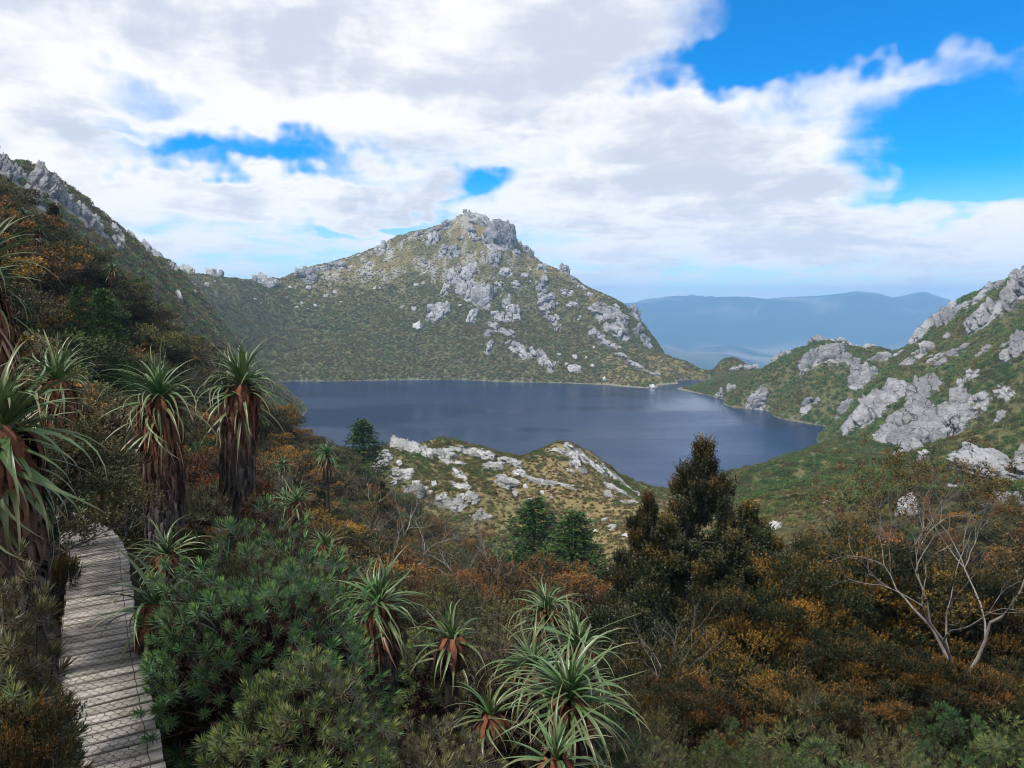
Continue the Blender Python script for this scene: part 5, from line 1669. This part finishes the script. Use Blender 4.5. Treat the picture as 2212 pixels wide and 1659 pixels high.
put_pine(784, 905, 92, 0, 'lone pointed pine on the spur standing against the lake', 1.8)
put_pine(1150, 1075, 58, 1, 'rounded pine of the pair below the knoll', 2.0)
put_pine(1240, 1102, 52, 2, 'pointed pine of the pair below the knoll', 1.9)
put_pine(163, 612, 34, 1, 'dark green pine of the two on the hillside, the pointed one', 1.1)
put_pine(218, 618, 36, 2, 'dark green pine with broad base behind the pointed one on the hillside', 1.25)
put_pine(250, 760, 33, 1, 'low dark pine at the foot of the two hillside pines', 1.4)

# ------------------------------------------------------------------ shrubs over the slope, scattered
CENTRES = np.array(CENTRES)


def scatter():
    rs = np.random.RandomState(99)
    cells = {}
    names = {'golden': 'golden_shrub', 'rust': 'rust_tipped_shrub', 'olive': 'olive_shrub', 'green': 'green_shrub', 'brown': 'brown_shrub', 'tea': 'small_tea_tree', 'twiggy': 'twiggy_shrub'}
    word = {'golden': 'yellow tipped shrub', 'rust': 'rust tipped shrub', 'olive': 'dull olive shrub', 'green': 'fresh green shrub', 'brown': 'dark brown green shrub', 'tea': 'upright dark tea tree', 'twiggy': 'grey twigged thin leafed shrub'}
    pts = []
    cand = []
    for _ in range(26000):
        Y = math.sqrt(rs.uniform(9.0 ** 2, 112.0 ** 2)); X = rs.uniform(-.80, .78) * Y
        cand.append((X, Y))
    cand = np.array(cand)
    z = H(cand[:, 0], cand[:, 1])
    keep = 0
    acc = []
    for (X, Y), zz in zip(cand, z):
        if Y > 72 and X > -8 and X < 60: continue                       # the open saddle
        if Y > 84 and X > -16: continue
        if Y < 13.5 and X < 1.0: continue
        if Y < 11.5: continue
        if X < -.62 * Y and Y > 70: continue
        sp = 1.05 + .020 * Y
        if acc and (np.hypot(np.array(acc)[:, 0] - X, np.array(acc)[:, 1] - Y) < sp * 1.0).any(): continue
        if (np.hypot(CENTRES[:, 0] - X, CENTRES[:, 1] - Y) < CENTRES[:, 2] * .8 + .45).any(): continue
        acc.append((X, Y)); pts.append((X, Y, zz))
    cnt = {}
    for (X, Y, zz) in pts:
        n1 = noise2(np.array(X / 7), np.array(Y / 7), 3) + .5 * rs.normal(); n2 = noise2(np.array(X / 11 + 9), np.array(Y / 11), 5) + .4 * rs.normal()
        left = X < -.12 * Y
        if left: kd = 'golden' if n1 > .5 else 'rust' if n1 > .34 else 'brown' if n2 > .42 else 'green' if n2 > .12 else 'olive' if n2 > -.5 else 'tea' if n1 < -.45 else 'green' if n1 < -.1 else 'twiggy'
        elif X > .12 * Y: kd = 'golden' if n1 > .3 else 'rust' if n1 > 0 else 'olive' if n2 > -.1 else 'green' if n1 < -.35 else 'brown'
        else: kd = 'rust' if n1 > .45 else 'golden' if n1 > .28 else 'twiggy' if n2 > .35 else 'olive' if n2 > -.2 else 'brown'
        if cnt.get(kd, 0) > 285: kd = 'olive' if cnt.get('olive', 0) < 285 else 'brown'
        cnt[kd] = cnt.get(kd, 0) + 1
        o = link(names[kd], MIDP[kd][rs.randint(len(MIDP[kd]))])
        s = rs.uniform(.62, 1.12) * (.55 + .45 * min(1, Y / 26.0)) * (1.0 + .006 * max(0, Y - 25))
        if kd == 'tea': s *= .75
        if not left and Y > 24: s *= .85
        o.location = (X, Y, zz - .12); o.rotation_euler = (rs.normal() * .06, rs.normal() * .06, rs.uniform(0, 6.28)); o.scale = (s * rs.uniform(1, 1.35), s * rs.uniform(1, 1.35), s)
        where = 'on the steep hillside above the boardwalk' if left else 'in the scrub below the cliff hill' if X > .12 * Y else 'in the scrub between gully and knoll'
        tag(o, word[kd] + ' ' + where, 'shrub' if kd != 'tea' else 'tree', word[kd] + 's ' + where)
    print('scattered', len(pts), cnt)


scatter()


# ------------------------------------------------------------------ heath and stones too many to count
def heath_proto(name, seed, n, leaf, pal, flat=.7, mat='heath', tipc=.35, bright=1.25):
    rs = np.random.RandomState(seed)
    d = unit(rs.normal(size=(n, 3))); d[:, 2] = np.abs(d[:, 2])
    lump = 1 + .3 * fbm3(d * 2.5 + seed, 2, seed)
    B = d * (lump * rs.uniform(.55, 1.0, n) ** .4)[:, None] * (1, 1, flat)
    V, F = leaf_quads(B, unit(d * .5 + (0, 0, .5) + rs.normal(size=(n, 3)) * .6), leaf * rs.uniform(.6, 1.3, n), leaf * .55, rs, .1)
    dk, md, tp = [np.array(x) for x in PAL[pal]]
    a = rs.uniform(0, 1, (n, 1)); w = np.clip(rs.normal(size=(n, 1)) * .25 + tipc, 0, 1)
    c = (dk * (1 - a) + md * a) * bright
    c = c * (1 - w) + tp * w * (.5 + .5 * bright / 1.25)
    o = bpy.data.objects.new(name, mesh_np(name, V, F, np.repeat(c, 4, 0), False, M[mat]))
    return o


def stone_proto(seed, mat):
    P, F = chunk(np.random.RandomState(seed), 2, .12)
    return bpy.data.objects.new('stone', mesh_np('stone', P * np.array([1, 1, .7]), F, None, False, M[mat]))


def field(name, label, pts, sc, protos, pick=None, cat='heath', tilt=0.0):
    """one object: many small copies set on its points"""
    n = len(pts)
    me = bpy.data.meshes.new(name); me.vertices.add(n); me.vertices.foreach_set('co', np.asarray(pts, np.float32).ravel())
    rs = np.random.RandomState(n)
    for nm, typ, val in (('sc', 'FLOAT', sc), ('rz', 'FLOAT', rs.uniform(0, 6.28, n)), ('pick', 'INT', rs.randint(0, len(protos), n) if pick is None else pick)):
        at = me.attributes.new(nm, typ, 'POINT'); at.data.foreach_set('value', np.asarray(val, np.float32 if typ == 'FLOAT' else np.int32))
    o = link(name, me)
    ng = bpy.data.node_groups.new(name, 'GeometryNodeTree')
    ng.interface.new_socket('Geometry', in_out='INPUT', socket_type='NodeSocketGeometry'); ng.interface.new_socket('Geometry', in_out='OUTPUT', socket_type='NodeSocketGeometry')
    N, Lk = ng.nodes, ng.links
    gi, go = N.new('NodeGroupInput'), N.new('NodeGroupOutput')
    iop = N.new('GeometryNodeInstanceOnPoints'); g2 = N.new('GeometryNodeGeometryToInstance')
    for p in reversed(protos):
        oi = N.new('GeometryNodeObjectInfo'); oi.inputs['Object'].default_value = p
        Lk.new(oi.outputs['Geometry'], g2.inputs[0])

    def attr(nm, typ):
        a = N.new('GeometryNodeInputNamedAttribute'); a.data_type = typ; a.inputs['Name'].default_value = nm
        return a.outputs[0]
    cx = N.new('ShaderNodeCombineXYZ'); Lk.new(attr('rz', 'FLOAT'), cx.inputs[2])
    Lk.new(gi.outputs[0], iop.inputs['Points']); Lk.new(g2.outputs[0], iop.inputs['Instance'])
    iop.inputs['Pick Instance'].default_value = True; Lk.new(attr('pick', 'INT'), iop.inputs['Instance Index'])
    Lk.new(cx.outputs[0], iop.inputs['Rotation']); Lk.new(attr('sc', 'FLOAT'), iop.inputs['Scale'])
    Lk.new(iop.outputs[0], go.inputs[0])
    md = o.modifiers.new('field', 'NODES'); md.node_group = ng
    tag(o, label, cat, None, 'stuff')
    return o


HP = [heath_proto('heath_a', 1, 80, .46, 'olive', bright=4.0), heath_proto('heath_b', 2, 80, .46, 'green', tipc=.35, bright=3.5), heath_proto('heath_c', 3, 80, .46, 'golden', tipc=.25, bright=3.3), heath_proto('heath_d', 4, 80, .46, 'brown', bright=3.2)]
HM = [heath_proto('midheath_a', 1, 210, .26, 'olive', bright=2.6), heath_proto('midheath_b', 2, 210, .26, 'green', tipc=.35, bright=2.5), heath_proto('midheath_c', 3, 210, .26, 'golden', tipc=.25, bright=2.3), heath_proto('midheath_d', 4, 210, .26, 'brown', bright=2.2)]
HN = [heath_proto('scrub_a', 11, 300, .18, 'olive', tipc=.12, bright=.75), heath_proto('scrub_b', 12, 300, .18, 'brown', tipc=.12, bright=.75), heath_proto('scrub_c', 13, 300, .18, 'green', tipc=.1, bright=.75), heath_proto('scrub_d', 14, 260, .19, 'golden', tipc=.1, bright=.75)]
GP = [heath_proto('tussock_a', 21, 60, .8, 'grass', .6, tipc=.3), heath_proto('tussock_b', 22, 60, .8, 'grass', .6, tipc=.1, bright=.9)]


def region(n, x0, x1, y0, y1, seed, test):
    rs = np.random.RandomState(seed)
    x, y = rs.uniform(x0, x1, n), rs.uniform(y0, y1, n)
    z = H(x, y)
    k = test(x, y, z, rs)
    return np.stack([x, y, z], -1)[k], rs


def heath():
    def mt(x, y, z, rs):
        hi = sstep(60, 115, z)
        n1 = fbm2(x / 40, y / 40, 5, 3) + .4 * fbm2(x / 9, y / 9, 4, 8)
        gr = hi * np.clip(.5 + .8 * n1, 0, 1) + .45 * sstep(0, .5, n1) * sstep(20, 80, x)
        inview = (np.abs(x) < .74 * y) & ((y > 480) | (x < -60) & (y > 360))
        return (z > .5) & inview & (rs.rand(len(x)) > gr * .92) & (crag_mask(x, y) < .55 + .3 * rs.rand(len(x)))
    p, rs = region(125000, -330, 185, 430, 790, 5, mt)
    n = .5 * fbm2(p[:, 0] / 30, p[:, 1] / 30, 4, 23) + rs.normal(size=len(p)) * .6
    field('mountain_heath', 'low olive heath clothing the pointed mountain down to the lake', p - (0, 0, .15), rs.uniform(.5, 1.2, len(p)) * (1.0 - .4 * sstep(40, 120, p[:, 2])), HP, np.where(n > .45, 2, np.where(n > .0, 0, np.where(n > -.5, 1, 3))))

    def rt(x, y, z, rs):
        return (z > .4) & (np.abs(x) < .76 * y) & (x > 48 + 10 * noise2(x / 20, y / 20, 4) - .0 * y) & (crag_mask(x, y) < .5 + .4 * rs.rand(len(x))) & ((z > 3.0) | (y > 265)) & ((y < 470) | (x > 120)) & (x > .16 * y)
    p, rs = region(75000, 30, 290, 60, 545, 6, rt)
    n = .6 * fbm2(p[:, 0] / 18, p[:, 1] / 18, 4, 24) + rs.normal(size=len(p)) * .45
    pk = np.where(n > 1.0, 2, np.where(n > .15, 0, np.where(n > -1.1, 1, 3))) + 4 * (p[:, 1] < 270)
    field('hill_scrub', 'dense green scrub over the hill with the grey cliffs', p - (0, 0, .15), rs.uniform(.55, 1.4, len(p)), HP + HM, pk)

    def kt(x, y, z, rs):
        n1 = fbm2(x / 14 + 3, y / 14, 4, 33)
        gr = sstep(.05, -.15, n1) * .93
        gr = np.maximum(gr, sstep(1.2, .6, np.hypot((x - 14) / 20, (y - 125) / 55)) * .96)
        return (z > .4) & (rs.rand(len(x)) > gr) & (crag_mask(x, y) < .6)
    p, rs = region(17000, -90, 52, 92, 240, 7, kt)
    n = fbm2(p[:, 0] / 9, p[:, 1] / 9, 4, 25) + rs.normal(size=len(p)) * .35
    field('knoll_heath', 'patchy green heath between the white rocks of the knoll', p - (0, 0, .1), rs.uniform(.3, .85, len(p)), HM, np.where(n > .9, 2, np.where(n > -.1, 0, 1)))
    p, rs = region(30000, -60, 60, 80, 240, 17, lambda x, y, z, rs: (z > .3) & (crag_mask(x, y) < .7))
    field('tussock_grass', 'tawny tussock grass over the knoll and its saddle', p - (0, 0, .05), rs.uniform(.12, .34, len(p)), GP, cat='grass')

    def lt(x, y, z, rs):
        return (z > 1) & (x < -40 - .0 * y) & (crag_mask(x, y) < .55) & (x > -.75 * y)
    p, rs = region(34000, -270, -40, 70, 470, 8, lt)
    field('ridge_scrub', 'dark scrub on the slope under the high rocky ridge', p - (0, 0, .15), rs.uniform(.7, 1.7, len(p)), HP)

    def nt(x, y, z, rs):
        ok = (np.abs(x) < .78 * y + 1) & (y > 3.2) & ~((y > 80) & (x > -5) & (x < 40))
        d = np.min(np.hypot(x[:, None] - PATH[::6, 0], y[:, None] - PATH[::6, 1]), 1)
        return ok & (d > .48) & ~((x > .12 * y) & (y < 32) & (rs.rand(len(x)) < .75)) & ((y > 11) | (rs.rand(len(x)) < .35)) & (rs.rand(len(x)) < np.clip(14 / y, .25, 1))
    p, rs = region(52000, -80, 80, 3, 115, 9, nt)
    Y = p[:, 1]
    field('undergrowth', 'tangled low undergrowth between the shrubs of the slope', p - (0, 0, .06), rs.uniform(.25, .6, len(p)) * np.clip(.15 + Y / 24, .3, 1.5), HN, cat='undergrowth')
    # stones
    sp = [stone_proto(i, 'rock_pale') for i in range(4)]

    def st(x, y, z, rs):
        n2 = fbm2(x / 9, y / 9, 4, 8) + .3 * fbm2(x / 30, y / 30, 3, 44)
        rim = sstep(45, 78, z) * sstep(120, -60, x) + .35 * sstep(70, 120, z) + .3 * (crag_mask(x, y) > .12) * (crag_mask(x, y) < .6)
        return (z > 2) & (np.abs(x) < .74 * y) & (y > 440) & (rs.rand(len(x)) < (.05 + np.clip(n2 + .1, 0, 1)) * rim * .5 + .004)
    p, rs = region(26000, -320, 180, 430, 785, 10, st)
    field('mountain_stones', 'pale loose stones scattered over the saddle and mountain flank', p, np.exp(rs.normal(size=len(p)) * .55 - .55), sp, cat='stones')

    def ks(x, y, z, rs):
        return (z > .5) & (rs.rand(len(x)) < .06 + .5 * (crag_mask(x, y) > .1))
    p, rs = region(4200, -45, 48, 95, 232, 11, ks)
    field('knoll_stones', 'small white stones strewn between the slabs of the knoll', p, np.exp(rs.normal(size=len(p)) * .5 - 1.5), sp, cat='stones')

    def hs(x, y, z, rs):
        return (z > .2) & (x > .2 * y) & (rs.rand(len(x)) < .01 + .25 * (crag_mask(x, y) > .1) + .7 * (z < 1.1))
    p, rs = region(9000, 45, 290, 110, 540, 12, hs)
    field('hill_stones', 'grey stones at the foot of the cliffs and along the shore', p, np.exp(rs.normal(size=len(p)) * .5 - .9), [stone_proto(i + 7, 'rock') for i in range(3)], cat='stones')


heath()

# ------------------------------------------------------------------ labels of look-alikes: say which landmark each one stands next to
LMK = [('the bend in the boardwalk', (-5.6, 10.2, 56.6))]
for (ph, u_, v_, Y_) in [('the thick skirted grass tree', 345, 1000, 12.0), ('the leaning grass tree', 500, 1000, 12.6), ('the lone pointed pine', 784, 1000, 92), ('the rounded pine of the pair', 1150, 1150, 58), ('the pointed pine of the pair', 1240, 1180, 52),
                         ('the two hillside pines', 190, 700, 35), ('the tall dark tea tree', 1518, 1150, 19.5), ('the pale barked bare tree', 2105, 1350, 15.5), ('the grass tree clump', 1220, 1450, 8.5), ('the large green cushion', 565, 1350, 6.9),
                         ('the grass tree on its thin stem', 706, 1030, 30), ('the branching dead tree', 1005, 1200, 33), ('the slimmer tea tree', 1395, 1250, 20.5), ('the thin grey tree with yellow tufts', 1990, 1090, 34), ('the mottled cushion', 640, 1550, 5.2)]:
    LMK.append((ph, at_view(u_, v_, Y_)))
for (ph, u_, v_) in [('the summit crag', 1045, 470), ('the broad summit buttress', 1075, 518), ('the dark faced buttress', 1041, 650), ('the isolated block cluster', 948, 680), ('the domed saddle crag', 437, 568), ('the outlet', 1500, 840), ('the huge cliff wedge', 1880, 900),
                     ('the massive boulder stack', 2165, 1050), ('the white rock dome', 888, 972), ('the big smooth boulder', 898, 1078), ('the green topped knoll hump', 1200, 960), ('the tawny saddle', 1310, 1150), ('the beach', 1425, 1065), ('the hill crest', 1990, 680), ('the high ridge', 120, 430), ('the skyline of the hillside', 330, 660)]:
    LMK.append((ph, tuple(cast(u_, v_))))
_lp = np.array([p for _, p in LMK])


def relabel():
    by = {}
    for o in COL.objects:
        if o.parent is None and o.get('label') and o.get('kind') is None:
            by.setdefault(o['label'], []).append(o)
    for lab, os_ in by.items():
        if len(os_) < 3: continue
        sz = []
        for o in os_:
            me = o.data
            if me is not None and o.scale[0] == 1.0 and len(me.vertices):
                v = np.empty(len(me.vertices) * 3, np.float32); me.vertices.foreach_get('co', v); e = np.ptp(v.reshape(-1, 3), axis=0)
            else:
                e = np.array(o.scale) * 2.0
            sz.append((float(max(e)), float(e[2] / max(e[0], e[1], 1e-3))))
        order = np.argsort([s for s, _ in sz]); rank = np.empty(len(os_)); rank[order] = np.arange(len(os_)) / max(1, len(os_) - 1)
        core = lab
        for cut in (' on the steep', ' in the scrub', ' in the low thicket', ' filling the', ' in the thicket', ' scattered on', ' lying in', ' on the slope under', ' rising out', ' crowding round', ' at the uphill', ' among the', ' on the mountain', ' on the hill ', ' along the crest', ' on the shoulder', ' showing through', ' in the rock ribs', ' on the high ridge', ' on the saddle', ' of the long', ' high on', ' on the edge'):
            i = core.find(cut)
            if i > 0: core = core[:i]
        tail = lab[len(core):]
        for o, r, (s, asp) in zip(os_, rank, sz):
            k = int(np.argmin(np.linalg.norm(_lp - np.array(o.location), axis=1)))
            w = 'large ' if r > .72 else 'small ' if r < .3 else ''
            if w and core.split()[0] in ('small', 'large', 'low'): w = ''
            new = w + core + tail + ', near ' + LMK[k][0]
            if len(new.split()) > 16: new = w + core + ' near ' + LMK[k][0]
            o['label'] = new
            o['group'] = core + 's' if not core.endswith('s') else core


relabel()
